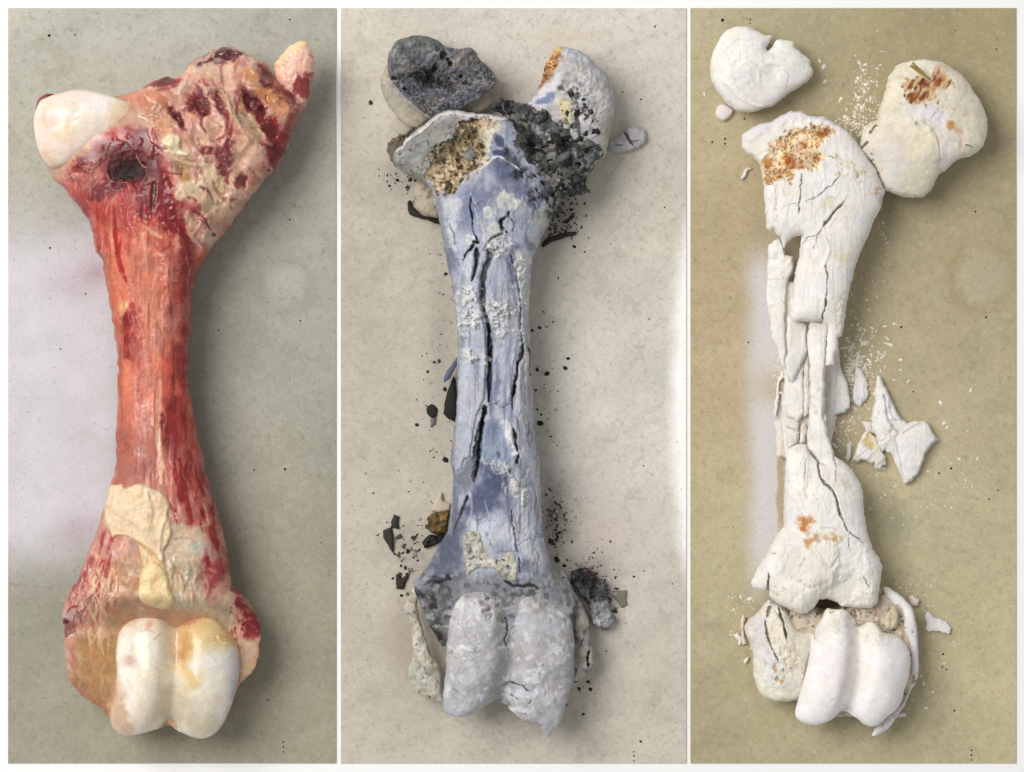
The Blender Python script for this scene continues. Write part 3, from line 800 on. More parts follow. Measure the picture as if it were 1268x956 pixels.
# cream fat below
p.region(R3('440,420 560,420 620,300 750,350 760,500 700,650 640,720 560,640 400,580'), (226, 198, 164), 0.97, 3.5, 3, 9, 63, dz=3, rough=0.4)
p.region(R3('410,260 500,260 520,380 440,420'), (182, 148, 96), 0.9, 4, 2, 7, 64, dz=-2)
p.stroke(R3('560,300 610,380 620,420'), 5, (188, 150, 112), 0.9, 0.5, 0.2, dz=-2)
p.region(R3('410,600 540,590 580,660 480,740 420,680'), (206, 120, 108), 0.9, 5, 4, 8, 65)
p.region(R3('720,130 820,120 830,320 780,360 730,290'), (142, 64, 72), 0.8, 5, 6, 7, 66, dz=-1.5)
p.region(R3('1080,30 1240,20 1180,250 1120,300'), (160, 52, 48), 0.85, 4, 5, 7, 67)
p.region(R3('840,130 1000,170 1080,200 900,460 820,420'), (210, 174, 146), 0.85, 6, 4, 10, 68, dz=1)
p.mottle((164, 60, 56), 4, 0.55, 0.8, 0.6, p.region(R3('780,380 1100,260 900,520 640,880 560,900 600,700'), None, 1, 6, 4), 69)
for q in ('585,720', '670,830', '1100,330', '740,300'): p.blob(*R3(q)[0], 2.6, 2.4, (116, 24, 26), soft=0.5)
p.region(C_('215,570 340,560 330,720 300,790 240,750 200,690'), (178, 136, 84), 0.8, 10, 6, 12, 75)
p.region(C_('200,690 240,740 300,790 320,830 260,780 200,730'), (164, 112, 82), 0.7, 8, 5, 10, 76)
# red stain down both flanks of the shaft, ochre on the left
p.region(B('560,0 730,30 690,160 672,400 668,500 700,720 740,890 640,890 610,700 610,500 620,300 600,120'), (168, 66, 56), 0.5, 14, 7, 16, 70)
p.region(B('345,60 375,220 405,440 405,620 440,600 430,400 400,220 380,60'), (176, 108, 62), 0.45, 10, 5, 12, 71)
p.fib((138, 30, 30), 5, 44, 0.25, 0.7, 0.75, p.region(B('600,0 720,40 680,220 672,480 740,890 640,890 600,560 620,300'), None, 1, 10, 6), 72)
p.strands(B('370,60 690,60 670,480 720,860 420,860 400,460'), 70, [(226, 160, 128), (206, 92, 74), (236, 184, 150), (176, 60, 50)], (14, 46), (1.2, 3.2), 90, 7, 3, 0.3, 0.6)
# membranes and fibres over the hip end
hipP = A('600,290 840,170 1000,250 1100,400 1000,640 780,880 690,860 620,640 570,440')
p.strands(hipP, 60, [(228, 194, 166), (214, 166, 146), (234, 206, 180), (222, 178, 160)], (18, 50), (5, 12), 62, 34, 5, 1.7, 0.75)
p.strands(hipP, 26, [(138, 50, 54), (164, 74, 70), (120, 44, 48), (186, 130, 92)], (12, 34), (3, 8), 60, 36, 6, -1.3, 0.75)
p.strands(R1('330,770 640,640 650,900 560,951 340,951'), 34, [(214, 150, 136), (140, 40, 44), (226, 176, 156)], (6, 20), (1.2, 3), 60, 50, 7, 0.8, 0.7)
p.strands(R4('120,200 560,60 900,480 860,600 250,600'), 55, [(172, 40, 38), (222, 140, 116), (200, 84, 72), (238, 180, 150)], (8, 26), (1.2, 3), 84, 16, 8, 0.4, 0.65)
# fat strands and tan capsule above the knee cartilage
p.region(R6('480,0 700,40 670,180 690,340 800,390 700,420 560,520 490,640 460,400'), (190, 148, 104), 0.75, 9, 6, 14, 73)
p.region(R6('860,60 1080,0 1200,300 1180,420 940,400 960,300 920,150'), (206, 186, 156), 0.85, 9, 5, 14, 74)
p.strands(R6('230,180 480,150 480,640 200,640'), 34, [(228, 198, 160), (220, 180, 144), (234, 208, 172)], (22, 54), (4, 9), 92, 8, 9, 1.6, 0.7)
p.strands(R6('90,230 330,0 330,300 150,520'), 40, [(166, 56, 58), (214, 150, 136), (142, 48, 54), (226, 186, 164)], (8, 26), (1.6, 4), 112, 16, 10, 0.8, 0.8)
p.strands(R6('880,60 1180,60 1200,380 940,380'), 24, [(222, 204, 176), (196, 172, 140), (228, 212, 188), (206, 150, 132)], (16, 40), (4, 8), 84, 14, 11, 0.9, 0.6)
p.strands(R7('900,120 1000,220 1060,600 1000,880 940,560'), 30, [(226, 206, 178), (206, 160, 140), (166, 60, 56)], (6, 20), (1.6, 4), 75, 25, 12, 1.0, 0.8)
p.strands(C_('175,520 320,560 300,780 200,720'), 24, [(206, 166, 108), (214, 176, 136), (196, 128, 96)], (14, 34), (4, 8), 88, 14, 13, 0.8, 0.5)
p.region(B('440,0 560,0 600,200 590,420 560,640 520,700 460,640 450,400 500,240'), (224, 150, 120), 0.5, 16, 8, 18, 77)
p.strands(B('450,0 580,0 590,420 540,660 460,640 490,300'), 40, [(234, 180, 152), (226, 158, 128), (214, 134, 106)], (20, 60), (2, 6), 90, 5, 14, 0.3, 0.55)
for q, a, b, r_ in (('330,600', 11, 17, -30), ('470,570', 7, 14, -20), ('720,560', 10, 13, -35), ('860,760', 12, 20, -25), ('140,680', 6, 15, -35), ('830,370', 9, 14, -40), ('560,190', 16, 5, -10), ('40,400', 12, 7, 0)):
    p.blob(*R2(q)[0], a, b, (104, 24, 28), rot=r_, a=0.75, soft=0.7, n=0.5, ns=8, dz=-4)
for q, a, b, r_ in (('760,240', 8, 17, 10), ('900,420', 7, 12, 30), ('1150,220', 8, 18, 30), ('640,180', 12, 6, 10)):
    p.blob(*R3(q)[0], a, b, (122, 36, 40), rot=r_, a=0.7, soft=0.7, n=0.5, ns=8, dz=-3)
p.weather(0.085, 4)
p.tone(1.2, 0.99); gr = p.col.mean(-1, keepdims=True); p.col = p.col * 0.94 + gr * 0.06
red = np.clip((p.col[..., 0] - p.col[..., 1]) * 2.4 - 0.35, 0, 1)[..., None]
p.col = p.col * (1 - red * (1 - np.array([0.99, 0.90, 0.99])))
# relief
p.rumple(7.0, 34, 2, pm, 12); p.ridged(3.4, 26, pm, 14, 2); p.rumple(0.55, 7, 3, pm + dist * 0.7 + shaft * 0.5, 13)
p.rumple(1.2, 9, 3, shaft, 15, sy=90)
p.rumple(2.2, 30, 3, dist, 16)
low = sstep(734, 782, Y)
p.zt = p.zc + (p.zt - p.zc) * (1 - 0.9 * low)
# the rough meat glistens unevenly
cav = np.exp(-((X - 163) / 34) ** 2 - ((Y - 210) / 26) ** 2)
p.rough = np.clip(p.rough + 0.02 + 0.22 * fbm(X, Y, 14, 4, 17), 0.16, 0.65) * (1 - cav) + 0.75 * cav
rawbody = p
p.build('shaft', M_WET, rawroot)

# smooth ball of the hip joint
h = Piece(A('98,445 104,395 125,355 165,334 215,320 262,310 330,318 400,338 460,362 520,400 562,432 566,462 520,470 450,482 400,502 340,534 270,574 222,604 175,612 138,585 112,530'), 84, base=(236, 214, 196), kt=0.74, kb=0.8, L=60, step=1.2, seed=4, rough=0.36)
h.mottle((240, 226, 214), 30, -0.2, 0.6, 0.8, None, 3)
h.blob(*R1('560,240')[0], 30, 22, (242, 234, 230), a=0.85, soft=0.9, n=0.2)
h.blob(*R1('230,390')[0], 15, 12, (222, 158, 140), a=0.75, soft=0.9)
h.blob(*R1('340,480')[0], 26, 16, (230, 208, 176), a=0.7, soft=0.9, rot=-30)
h.region(R1('80,560 180,640 320,740 420,720 400,800 200,720 90,640'), (212, 176, 140), 0.6, 9, 4, 12, 4)
h.region(R1('760,330 900,260 1010,340 1050,430 900,500 690,490'), (226, 166, 142), 0.9, 8, 4, 12, 5)
h.stroke(R1('700,470 880,400 1000,360'), 6, (238, 186, 164), 0.8, 0.8, 0.3, dz=1.5)
h.region(R1('690,330 780,220 820,290 760,380 700,430'), (216, 206, 162), 0.5, 8, 4, 12, 6)
h.stroke(R1('400,380 450,360'), 3, (204, 156, 138), 0.6, 0.9, 0.4)
h.rumple(0.8, 24, 3, None, 5); h.weather(0.035, 7); h.tone(1.05, 1.0)
h.build('femoral_head', M_WET, rawroot)
# scrap of meat behind it
s = Piece(R1('75,420 85,330 95,250 120,200 180,165 245,178 190,220 130,280 95,350'), 72, base=(122, 30, 36), kt=0.7, kb=0.9, step=0.8, seed=5, rough=0.25, en=0.6, es=4)
s.mottle((176, 96, 100), 4, 0.3, 0.7, 0.7)
s.build('meat_scrap', M_WET, rawroot)
# pale fat tip
t = Piece(R2('880,260 920,200 980,130 1040,85 1090,65 1140,70 1170,120 1195,180 1205,260 1195,340 1175,420 1165,490 1120,560 1040,520 960,480 910,420 885,340'), 62, base=(232, 188, 168), kt=0.85, kb=0.9, step=0.9, seed=6, rough=0.38, en=0.7, es=6)
t.region(R2('1000,90 1140,60 1160,110 1060,170 960,230 900,240'), (242, 212, 166), 0.95, 4, 3, 8, 4)
t.region(R2('1070,330 1130,330 1190,330 1180,450 1150,520 1060,490 1040,430'), (150, 60, 60), 0.9, 4, 4, 7, 5)
t.region(R2('900,420 980,460 1020,480 1040,540 940,500'), (130, 60, 62), 0.8, 4, 4, 5, 6)
t.mottle((242, 206, 190), 10, 0.1, 0.7, 0.7, None, 7)
t.stroke(R2('1160,180 1190,200'), 3, (206, 120, 112), 0.7, 0.7, 0.3)
t.rumple(1.2, 8, 3); t.weather(0.05, 6); t.tone(1.15, 1.0)
t.build('fat_tip', M_WET, rawroot)
# curled knob of fat at the neck
k = p.over(R3('275,110 300,70 350,45 420,60 450,110 440,170 520,210 480,240 400,235 330,225 280,190 330,180 290,150'), 3.0, (232, 214, 178), edge=4, sink=5, en=1.8, es=8, seed=4, dome=0.38)
k.rumple(1.0, 10, 2)
k.mottle((206, 178, 130), 6, 0.3, 0.8, 0.6)
k.rough[:] = 0.4
k.build('fat_knob', M_WET, rawroot)
# sheet of fat folded over the lower shaft, and the fat pad it runs into
f = p.over(R5('205,200 290,185 340,180 380,210 485,178 580,205 690,260 722,330 715,430 745,500 735,600 690,700 680,800 640,780 560,690 490,650 400,600 330,590 270,600 230,520 195,440 185,330'), 4.0, (226, 202, 168), edge=3, sink=5, en=1.0, es=7, seed=7)
f.mottle((208, 180, 148), 22, 0.1, 0.7, 0.6, None, 3); f.mottle((236, 216, 188), 14, 0.2, 0.7, 0.7, None, 4)
f.stroke(R5('560,240 600,380 590,480'), 5, (186, 158, 132), 0.6, 0.8, 0.3, dz=-1.4)
f.stroke(R5('720,380 660,520 650,700'), 6, (236, 214, 190), 0.8, 0.7, 0.3, dz=2)
f.stroke(R5('300,220 280,350 300,500'), 6, (236, 214, 190), 0.5, 0.8, 0.3, dz=1.5)
f.rumple(1.6, 18, 4); f.rough[:] = 0.48; f.weather(0.05, 8, (200, 164, 130), 0.4); f.tone(1.12, 1.0)
f.build('fat_sheet', M_WET, rawroot)
fb = p.over(R5('475,650 520,655 600,720 690,790 715,880 690,951 560,980 530,900 500,780'), 2.5, (224, 196, 152), edge=4, sink=5, en=1.2, es=8, seed=12)
fb.strands(R5('475,650 600,720 690,790 690,951 560,980'), 20, [(236, 214, 176), (204, 170, 124)], (8, 24), (2, 5), 70, 20, 3, 1.0, 0.7); fb.rough[:] = 0.42; fb.weather(0.06, 5); fb.tone(1.1, 1.0)
fb.build('fat_band', M_WET, rawroot)
p.region(R5('300,600 400,595 470,650 480,740 400,830 300,720'), (160, 96, 76), 0.8, 4, 3, 8, 6)
g = p.over(R6('690,100 740,30 800,0 870,60 905,120 930,230 960,300 930,380 860,405 790,385 700,340 670,280 675,190'), 3.5, (228, 200, 150), edge=6, sink=6, seed=8, dome=0.32)
g.mottle((210, 172, 120), 16, 0.1, 0.7, 0.6); g.mottle((238, 214, 172), 10, 0.3, 0.8, 0.5, None, 8)
g.rough[:] = 0.4; g.weather(0.05, 9)
g.build('fat_pad', M_WET, rawroot)
u = p.over(R6('490,640 500,560 560,480 640,420 680,340 640,260 660,120 700,10 740,0 700,60 670,160 670,280 700,350 800,390 700,410 620,440 540,540'), 1.5, (196, 150, 96), edge=4, sink=5, seed=9, en=0.8, es=7)
u.mottle((176, 104, 66), 8, 0.2, 0.7, 0.7)
u.build('tendon', M_WET, rawroot)
# white cartilage of the knee end: two ridges and the groove between
cc = Piece(C_('332,690 330,620 336,570 348,540 372,512 410,490 450,482 490,484 520,492 570,480 620,492 660,530 695,570 707,605 711,660 702,720 682,785 650,848 610,876 570,876 522,855 494,836 470,846 430,858 380,870 345,868 316,838 314,790 324,740'), 64, base=(230, 220, 200), kt=0.74, kb=0.85, L=62, step=1.1, seed=7, rough=0.3)
rise = 0.35 + 0.65 * sstep(735, 785, cc.Y)
cc.zt = cc.zc + (cc.zt - cc.zc) * rise
cc.groove(C_('512,470 516,560 516,680 508,760 494,850'), 14, 24)
cc.zt += 5 * np.exp(-((cc.X - 178) / 26) ** 2) * rise + 5 * np.exp(-((cc.X - 262) / 24) ** 2) * rise
cc.mottle((242, 237, 226), 26, -0.1, 0.6, 0.85, None, 3)
cc.region(C_('370,515 410,490 500,486 508,540 420,520 370,560'), (226, 190, 162), 0.6, 9, 5, 10, 4)
cc.region(C_('505,470 620,480 700,580 690,606 600,612 560,640 600,690 590,730 560,712 522,650 508,560'), (220, 188, 128), 0.8, 12, 7, 16, 4)
cc.region(C_('515,480 560,472 600,490 560,525 520,525'), (200, 132, 110), 0.75, 8, 5, 8, 5)
cc.region(R7('530,560 600,560 640,640 560,720 520,660'), (196, 146, 88), 0.6, 10, 5, 10, 6)
cc.region(C_('590,622 690,604 706,680 690,770 640,710'), (238, 233, 222), 0.9, 14, 5, 14, 7)
cc.region(C_('690,620 712,640 702,740 682,750'), (192, 188, 200), 0.7, 7, 3, 10, 8)
cc.region(C_('500,700 540,740 640,800 600,880 500,850 480,800'), (196, 184, 160), 0.6, 18, 5, 14, 9)
cc.region(C_('312,720 350,740 385,870 310,860'), (200, 160, 132), 0.75, 12, 5, 10, 5); cc.region(C_('360,790 480,800 440,880 340,880'), (200, 182, 160), 0.5, 16, 5, 10, 6)
cc.stroke(C_('514,490 516,560 518,640'), 9, (206, 166, 146), 0.6, 0.9, 0.4, taper=False)
cc.blob(*R6('740,520')[0], 6, 6, (222, 146, 120), a=0.7, soft=0.9); cc.blob(*R6('590,810')[0], 13, 11, (202, 170, 158), a=0.75, soft=0.9); cc.blob(*R6('850,620')[0], 16, 34, (238, 229, 206), a=0.6, soft=0.9)
cc.stroke(R7('830,540 870,590 940,610'), 3, (246, 222, 176), 0.9, 0.5, 0.3, dz=1.5)
cc.strands(C_('330,520 500,480 640,480 700,560 690,590 520,560 350,580'), 26, [(214, 156, 126), (222, 176, 130), (204, 134, 112)], (5, 18), (2, 5), 20, 40, 4, 0.6, 0.45); cc.rumple(0.9, 30, 3); cc.weather(0.035, 5); cc.tone(1.12, 1.0); cc.build('joint_cartilage', M_WET, rawroot)
# ---------------------------------------------------------------- the charred, blue grey bone
G = crop(422, 580, 2.612); H = crop(422, 10, 2.963); Hm = crop(422, 300, 2.963)
S1, S2, S3, S4, S5, S6, S7, S8, S9, S10 = (Q(460, 30), Q(620, 40), Q(470, 130), Q(580, 160), Q(530, 240), Q(510, 380), Q(510, 520), Q(480, 620), Q(480, 760), Q(620, 680))
Piece.CW = 0.95; Piece.CD = 0.62; Piece.LIP = 1.1
blueroot = root('charred_leg_bone', 620, 520)
tag(blueroot, 'charred blue grey leg bone, cracked lengthwise, with black crust at its top', 'bone')
outl = (S3('130,350 175,320 195,275 285,205 375,135 430,80 520,42 620,38 720,62 850,72 950,82 1030,102')
        + PX('650,165 676,200 690,235') + S5('1000,80 960,220 900,330 860,420 825,500 805,620 800,760 790,950')
        + S6('920,150 930,290 940,400 945,560 950,700 965,900') + S7('970,150 995,280 1005,400 1010,520 1015,650 1030,800 1040,950')
        + S8('1255,400') + S10('375,60 400,130 460,200 520,270 560,340') + PX('712,750 704,772 690,790 650,800 600,800 560,810 548,800 530,770')
        + S8('200,660 250,600 320,500 370,400 430,310 470,250 480,150 500,60') + S7('310,650 320,550 320,420 300,320 315,200 330,60')
        + S6('335,950 345,850 355,700 355,520 365,400 360,300 355,150 340,0') + S5('195,800 185,700 160,600 135,480 115,380 95,260 75,150 45,60')
        + S3('425,720 400,650 330,605 260,575 170,520 112,440'))
p = Piece(outl, 56, base=(170, 176, 198), kt=0.74, kb=0.95, L=60, step=1.1, en=0.7, es=6, seed=5, rough=0.62)
X, Y = p.X, p.Y
# bone colours: slate blue, lilac, chalk white
p.mottle((146, 154, 186), 60, -0.4, 0.9, 0.5, None, 3); p.mottle((192, 196, 212), 44, 0.0, 1.0, 0.45, None, 7)
p.fib((184, 188, 202), 7, 110, 0.0, 0.6, 0.6, None, 9); p.fib((134, 140, 168), 5, 90, 0.35, 0.9, 0.5, None, 12)
sh = sstep(320, 345, Y) * (1 - sstep(560, 600, Y))
p.mix(sh * (1 - sstep(575, 600, X)) , (172, 178, 200), 0.6)
p.region(S3('860,470 1000,440 1120,520 1150,640 1080,730 960,640'), (88, 98, 140), 0.75, 18, 8, 18, 4)
p.region(S3('650,680 720,640 800,630 880,680 900,780 800,840 740,951 640,951 640,800'), (118, 126, 172), 0.75, 8, 6, 12, 5)
p.region(S3('880,230 930,250 990,300 960,340 910,320'), (78, 88, 132), 0.9, 2, 2, 6, 6)
p.region(S3('880,380 940,360 1000,380 980,420 920,420'), (78, 86, 134), 0.9, 2, 2, 6, 7)
p.region(S3('480,740 520,700 550,730 540,770'), (120, 140, 176), 0.8, 4, 2, 6, 8)
p.region(S4('540,470 640,400 680,500 560,640 500,690 480,600'), (84, 86, 124), 0.75, 10, 7, 10, 9)
p.region(S4('600,560 660,545 690,610 600,780 540,900 500,830 520,700'), (188, 190, 186), 0.9, 5, 5, 9, 10)
p.region(S5('50,60 240,50 240,240 210,400 250,500 160,480 90,250'), (202, 206, 214), 0.8, 5, 4, 12, 11)
p.region(S5('150,430 210,440 230,560 180,620 150,540'), (126, 136, 170), 0.9, 3, 3, 8, 12)
p.region(S5('620,380 680,400 700,540 690,700 620,640'), (104, 114, 158), 0.75, 4, 4, 9, 13)
p.region(S5('760,370 840,400 820,460 770,440'), (132, 136, 168), 0.8, 4, 4, 8, 14)
p.region(S5('690,470 800,480 790,560 700,560'), (214, 214, 214), 0.9, 3, 4, 6, 15, dz=1.2)
# chalk flakes (rings of crust)
for q, r in (('620,70', 15), ('470,160', 8), ('330,370', 7), ('520,280', 9)):
    cx, cy = S5(q)[0]
    p.blob(cx, cy, r, r * 0.9, (206, 206, 198), soft=0.25, n=0.28, ns=6, dz=0.8, seed=int(r)); p.blob(cx, cy, r * 0.7, r * 0.6, (190, 194, 190), soft=0.4, n=0.3, ns=5)
p.stroke(S5('560,30 680,60 700,110 660,150'), 3, (222, 220, 196), 0.8, 0.6, 0.5, dz=1)
# the fracture face of the neck: grey outside, brown spongy middle, white lip
p.region(S3('120,360 200,300 380,170 480,120 640,110 560,250 420,400 360,540 380,650 260,580 160,520 105,440'), (158, 156, 148), 1, 3, 2, 8, 16, dz=-2)
p.mottle((136, 134, 124), 7, 0.1, 0.6, 0.6, p.region(S3('140,370 480,140 600,150 540,280 380,520 260,570 140,470'), None, 1, 4, 2), 17)
sp = p.region(S3('640,160 760,110 900,140 900,220 850,330 850,440 780,500 640,620 600,680 500,690 430,720 440,600 370,540 400,420 480,340 570,260'), (176, 140, 86), 1, 3, 5, 8, 18, dz=-6)
p.foam((206, 174, 122), (104, 76, 38), 8.5, 4.0, sp, 3, 0.14, 0.8); p.mottle((70, 56, 32), 9, 0.3, 0.7, 0.8, sp, 31); p.mottle((232, 208, 164), 7, 0.35, 0.7, 0.7, sp, 33, dz=1.2)
p.region(S3('580,220 700,160 750,290 640,370 540,430 440,470 400,440 480,350'), (92, 80, 52), 0.55, 8, 8, 8, 19)
p.mottle((232, 206, 158), 6, 0.25, 0.6, 0.9, p.region(S3('440,560 640,540 660,650 460,720'), None, 1, 4, 4), 20)
p.blob(*S3('830,160')[0], 11, 6, (184, 116, 70), a=0.9, soft=0.6); p.blob(*S3('700,390')[0], 9, 10, (150, 150, 160), a=0.7, soft=0.7)
p.region(S3('780,140 900,140 960,200 870,280 870,380 820,480 770,510 830,400 820,250'), (230, 220, 196), 0.75, 4, 4, 6, 21)
p.stroke(S3('790,515 850,470 890,430 950,420 1010,460 1090,510 1140,570'), 3, (228, 228, 234), 0.9, 0.5, 0.3, dz=0.8)
p.stroke(S3('640,640 700,560 780,520'), 4, (212, 214, 222), 0.8, 0.7, 0.4)
lipm = p.stroke(S3('120,360 180,330 210,280 300,215 390,150 450,95 520,60 620,60 720,85 850,95 960,110 1020,105'), 8, (222, 216, 210), 1.0, 0.35, 0.35, dz=4)
p.mottle((196, 178, 172), 5, 0.2, 0.6, 0.6, lipm, 22)
# cracks
p.crack(S5('345,0 335,100 350,200 350,280 385,350 400,380'), 2.0, 7, (62, 64, 82))
p.crack(S5('400,385 360,390'), 3.5, 7, (34, 36, 44))
p.crack(S5('370,410 330,450 275,525'), 4.5, 8, (26, 26, 32), w2=2)
p.crack(S5('385,430 380,560 350,690'), 7, 8, (66, 70, 84), w2=4)
p.crack(S5('640,150 620,190'), 3, 6, (40, 42, 50)); p.crack(S5('610,190 575,230 585,280 625,310'), 5, 7, (44, 46, 60), lip=(186, 190, 204))
p.crack(S5('625,315 560,330 500,360 440,440'), 3, 7, (48, 48, 60)); p.crack(S5('430,450 540,450 555,430'), 3, 6, (60, 60, 66))
p.crack(S5('640,195 680,250 660,300'), 1.6, 4, (110, 116, 132))
p.crack(S5('170,240 210,340 215,400'), 1.6, 3, (110, 118, 140)); p.crack(S5('440,70 350,110'), 1.2, 2, (100, 106, 140))
p.crack(S5('480,470 490,500 450,600 435,700 430,850 440,951'), 9, 11, (92, 94, 104), w2=6, n=0.6)
p.crack(S6('560,0 590,100 610,220 612,380 610,560 605,740'), 5.5, 12, (30, 30, 38), n=0.5)
p.crack(S6('575,770 560,900'), 5, 12, (24, 24, 30)); p.crack(S7('560,0 545,120 530,250 515,380 500,460'), 7, 13, (20, 20, 26), w2=3)
p.crack(S7('440,590 400,700 370,770 330,890'), 4, 7, (44, 46, 58), w2=2); p.crack(S7('775,700 800,850 810,950'), 1.6, 4, (60, 62, 76))
p.crack(S8('965,80 1000,300 1020,400'), 2, 5, (50, 52, 66)); p.crack(S8('1035,440 1045,560'), 2.5, 6, (40, 42, 54))
p.crack(S6('860,0 850,180 865,290'), 2.5, 7, (70, 70, 78)); p.crack(S5('640,480 670,560 700,680 715,800 730,940'), 2.2, 6, (80, 84, 104)); p.crack(S5('625,560 630,950'), 1.2, 2.5, (120, 126, 160))
p.crack(S6('870,300 860,390 830,440 815,560 795,680 785,800'), 5, 12, (24, 24, 28), w2=3); p.crack(S6('905,320 930,400 925,540'), 4, 8, (60, 58, 60), w2=2)
p.crack(S7('800,70 810,150 840,240'), 5, 9, (60, 60, 62), w2=2); p.crack(S7('840,270 820,340'), 3, 8, (40, 42, 52))
# chalk beads
BEADS = ((S6('350,40 540,40 565,140 470,190 400,220 350,160'), 30), (S6('590,10 740,10 760,130 700,250 640,160'), 31), (S6('340,340 470,360 600,405 550,450 430,420 350,390'), 32), (S6('820,10 860,120 860,290 825,200'), 33), (S7('600,330 670,310 800,420 800,470 730,450'), 34), (S7('780,470 860,470 900,590 870,640 770,600 730,590'), 35), (S5('240,770 400,760 420,950 230,950'), 36), (S5('450,860 570,850 660,930 640,951 470,951'), 37), (S5('420,360 600,330 660,420 560,480 430,440'), 38), (S5('690,560 800,560 800,900 720,900'), 39))
def beads(q):
    for P_, sd in BEADS:
        mk = q.region(P_, (200, 201, 206), 0.55, 5, 6, 6, sd)
        if mk.max() <= 0: continue
        crust = sstep(0.05, 0.5, fbm(q.X, q.Y, 5.5, 4, sd + 4, gain=0.65) + 0.5 * (mk - 0.6)) * mk
        q.mix(crust, (222, 221, 218), 0.85); q.zt += 1.5 * crust
        f1, f2, cid = worley(q.X + fbm(q.X, q.Y, 5, 4, sd) * 2.6, q.Y + fbm(q.X, q.Y, 5, 4, sd + 2) * 2.6, 5.8, sd)
        rr = 0.12 + 0.4 * ((cid * 5.7) % 1)
        bead = (1 - sstep(rr * 0.4, rr * 1.25, f1)) * mk * (cid > 0.45)
        q.mix(bead, (234, 233, 230), 0.85); q.zt += 1.8 * bead
beads(p)
p.region(S7('800,490 850,480 890,570 860,620 790,580'), (226, 226, 230), 0.95, 2, 2, 6, 38, dz=2)
p.region(S7('600,350 640,320 790,430 780,470'), (216, 216, 222), 0.9, 2, 3, 6, 39, dz=2)
p.region(S7('710,40 780,20 800,150 840,250 800,270 760,160'), (222, 222, 226), 0.9, 2, 3, 6, 40, dz=1.5)
p.stroke(S6('480,820 560,780 640,750 700,720'), 3, (196, 188, 186), 0.9, 0.5, 0.5, dz=1.5)
# lower shaft
p.region(S7('560,60 700,40 780,260 770,400 640,330 540,300'), (138, 158, 194), 0.85, 6, 4, 14, 41); p.region(S7('600,0 690,0 660,120 600,160'), (112, 128, 172), 0.7, 6, 4, 10, 42)
p.region(S7('500,440 640,340 740,470 720,600 660,760 500,770 400,810 430,650'), (86, 96, 138), 0.9, 10, 10, 16, 43)
p.region(S7('670,270 680,240 690,280 680,300'), (66, 76, 100), 0.8, 2, 1, 5, 44)
p.region(S8('620,180 720,130 900,100 1180,60 1240,430 1180,560 1060,560 1000,330 760,330'), (196, 200, 214), 0.85, 9, 5, 14, 45)
p.region(S7('830,300 900,340 940,500 880,520'), (132, 138, 164), 0.8, 4, 4, 8, 46); p.fib((180, 180, 182), 4, 40, 0.1, 0.6, 0.6, p.region(S6('800,300 950,300 1010,951 800,951'), None, 1, 4, 3), 47, dz=1.2)
p.region(S8('500,160 580,150 600,450 590,600 490,720 490,830 290,951 280,660 340,480 430,330'), (96, 104, 134), 0.85, 12, 8, 14, 48)
p.mottle((160, 164, 174), 9, 0.2, 0.7, 0.7, p.region(S8('330,430 560,420 560,620 300,800'), None, 1, 6, 5), 49)
p.mottle((30, 30, 32), 7, 0.25, 0.5, 0.9, p.region(S8('290,760 520,740 500,951 290,951'), None, 1, 6, 5), 50, dz=-3)
p.region(S8('1050,450 1140,440 1170,530 1080,580'), (110, 118, 150), 0.7, 5, 5, 7, 51)
p.region(S8('500,60 590,0 560,160 480,250'), (178, 182, 192), 0.8, 5, 3, 8, 52)
p.region(S9('0,0 480,0 470,380 440,620 320,640 200,500'), (92, 90, 86), 0.95, 6, 5, 9, 60, dz=-6)
p.mottle((48, 46, 44), 6, 0.2, 0.5, 0.9, p.region(S9('280,0 480,0 470,240 380,330 330,260'), None, 1, 4, 4), 53, dz=-4)
p.crack(S8('920,620 990,650 1060,660 1120,650 1190,690'), 6, 10, (26, 26, 32), n=1.6)
p.region(S10('380,150 480,230 500,430 420,400'), (116, 114, 112), 0.8, 6, 4, 8, 54, dz=-3)
# open wedge under the lifted plate, its shadow painted dark, and the layer below it
p.region(S7('520,60 560,10 535,200 500,460 480,440 490,300 480,290'), (70, 70, 78), 0.9, 2, 1.5, 6, 61, dz=-5); p.region(S7('470,290 490,300 480,470 380,560 350,430 400,400 420,320'), (124, 128, 146), 0.85, 4, 3, 8, 62, dz=-3)
shP = PX('560,330 650,330 662,520 660,660 570,640 566,480')
p.strands(shP, 60, [(206, 208, 218), (188, 192, 208), (216, 216, 222), (196, 190, 188)], (12, 50), (1.2, 4), 90, 6, 4, 0.4, 0.6)
p.strands(shP, 50, [(112, 118, 146), (132, 138, 164), (96, 102, 132), (140, 138, 146)], (10, 44), (1.0, 3), 90, 6, 5, -0.5, 0.55)
p.strands(PX('550,250 680,250 650,330 560,330'), 60, [(208, 209, 214), (138, 144, 174), (196, 196, 196)], (6, 24), (1.4, 4), 88, 30, 6, 0.4, 0.6)
p.strands(PX('640,400 662,420 672,640 690,730 660,720 645,560'), 70, [(188, 184, 182), (150, 148, 152), (206, 204, 202), (120, 118, 122)], (8, 30), (1.2, 3.5), 92, 10, 7, 0.6, 0.75)
p.mottle((44, 44, 50), 10, -0.3, 0.5, 0.85, p.region(S4('300,180 480,330 620,420 700,560 660,760 560,640 460,480 340,300'), None, 1, 9, 8), 64)
p.strands(S3('130,380 500,130 620,140 540,280 380,520 260,570'), 46, [(178, 176, 168), (124, 122, 114), (190, 188, 182), (110, 106, 96)], (5, 18), (1.2, 3.5), -40, 22, 8, 0.6, 0.6); p.pores((96, 94, 86), 9, 0.25, 1.2, 0.7, p.region(S3('130,380 500,130 620,140 540,280 380,520 260,570'), None, 1, 4, 3), 5, 0.4)
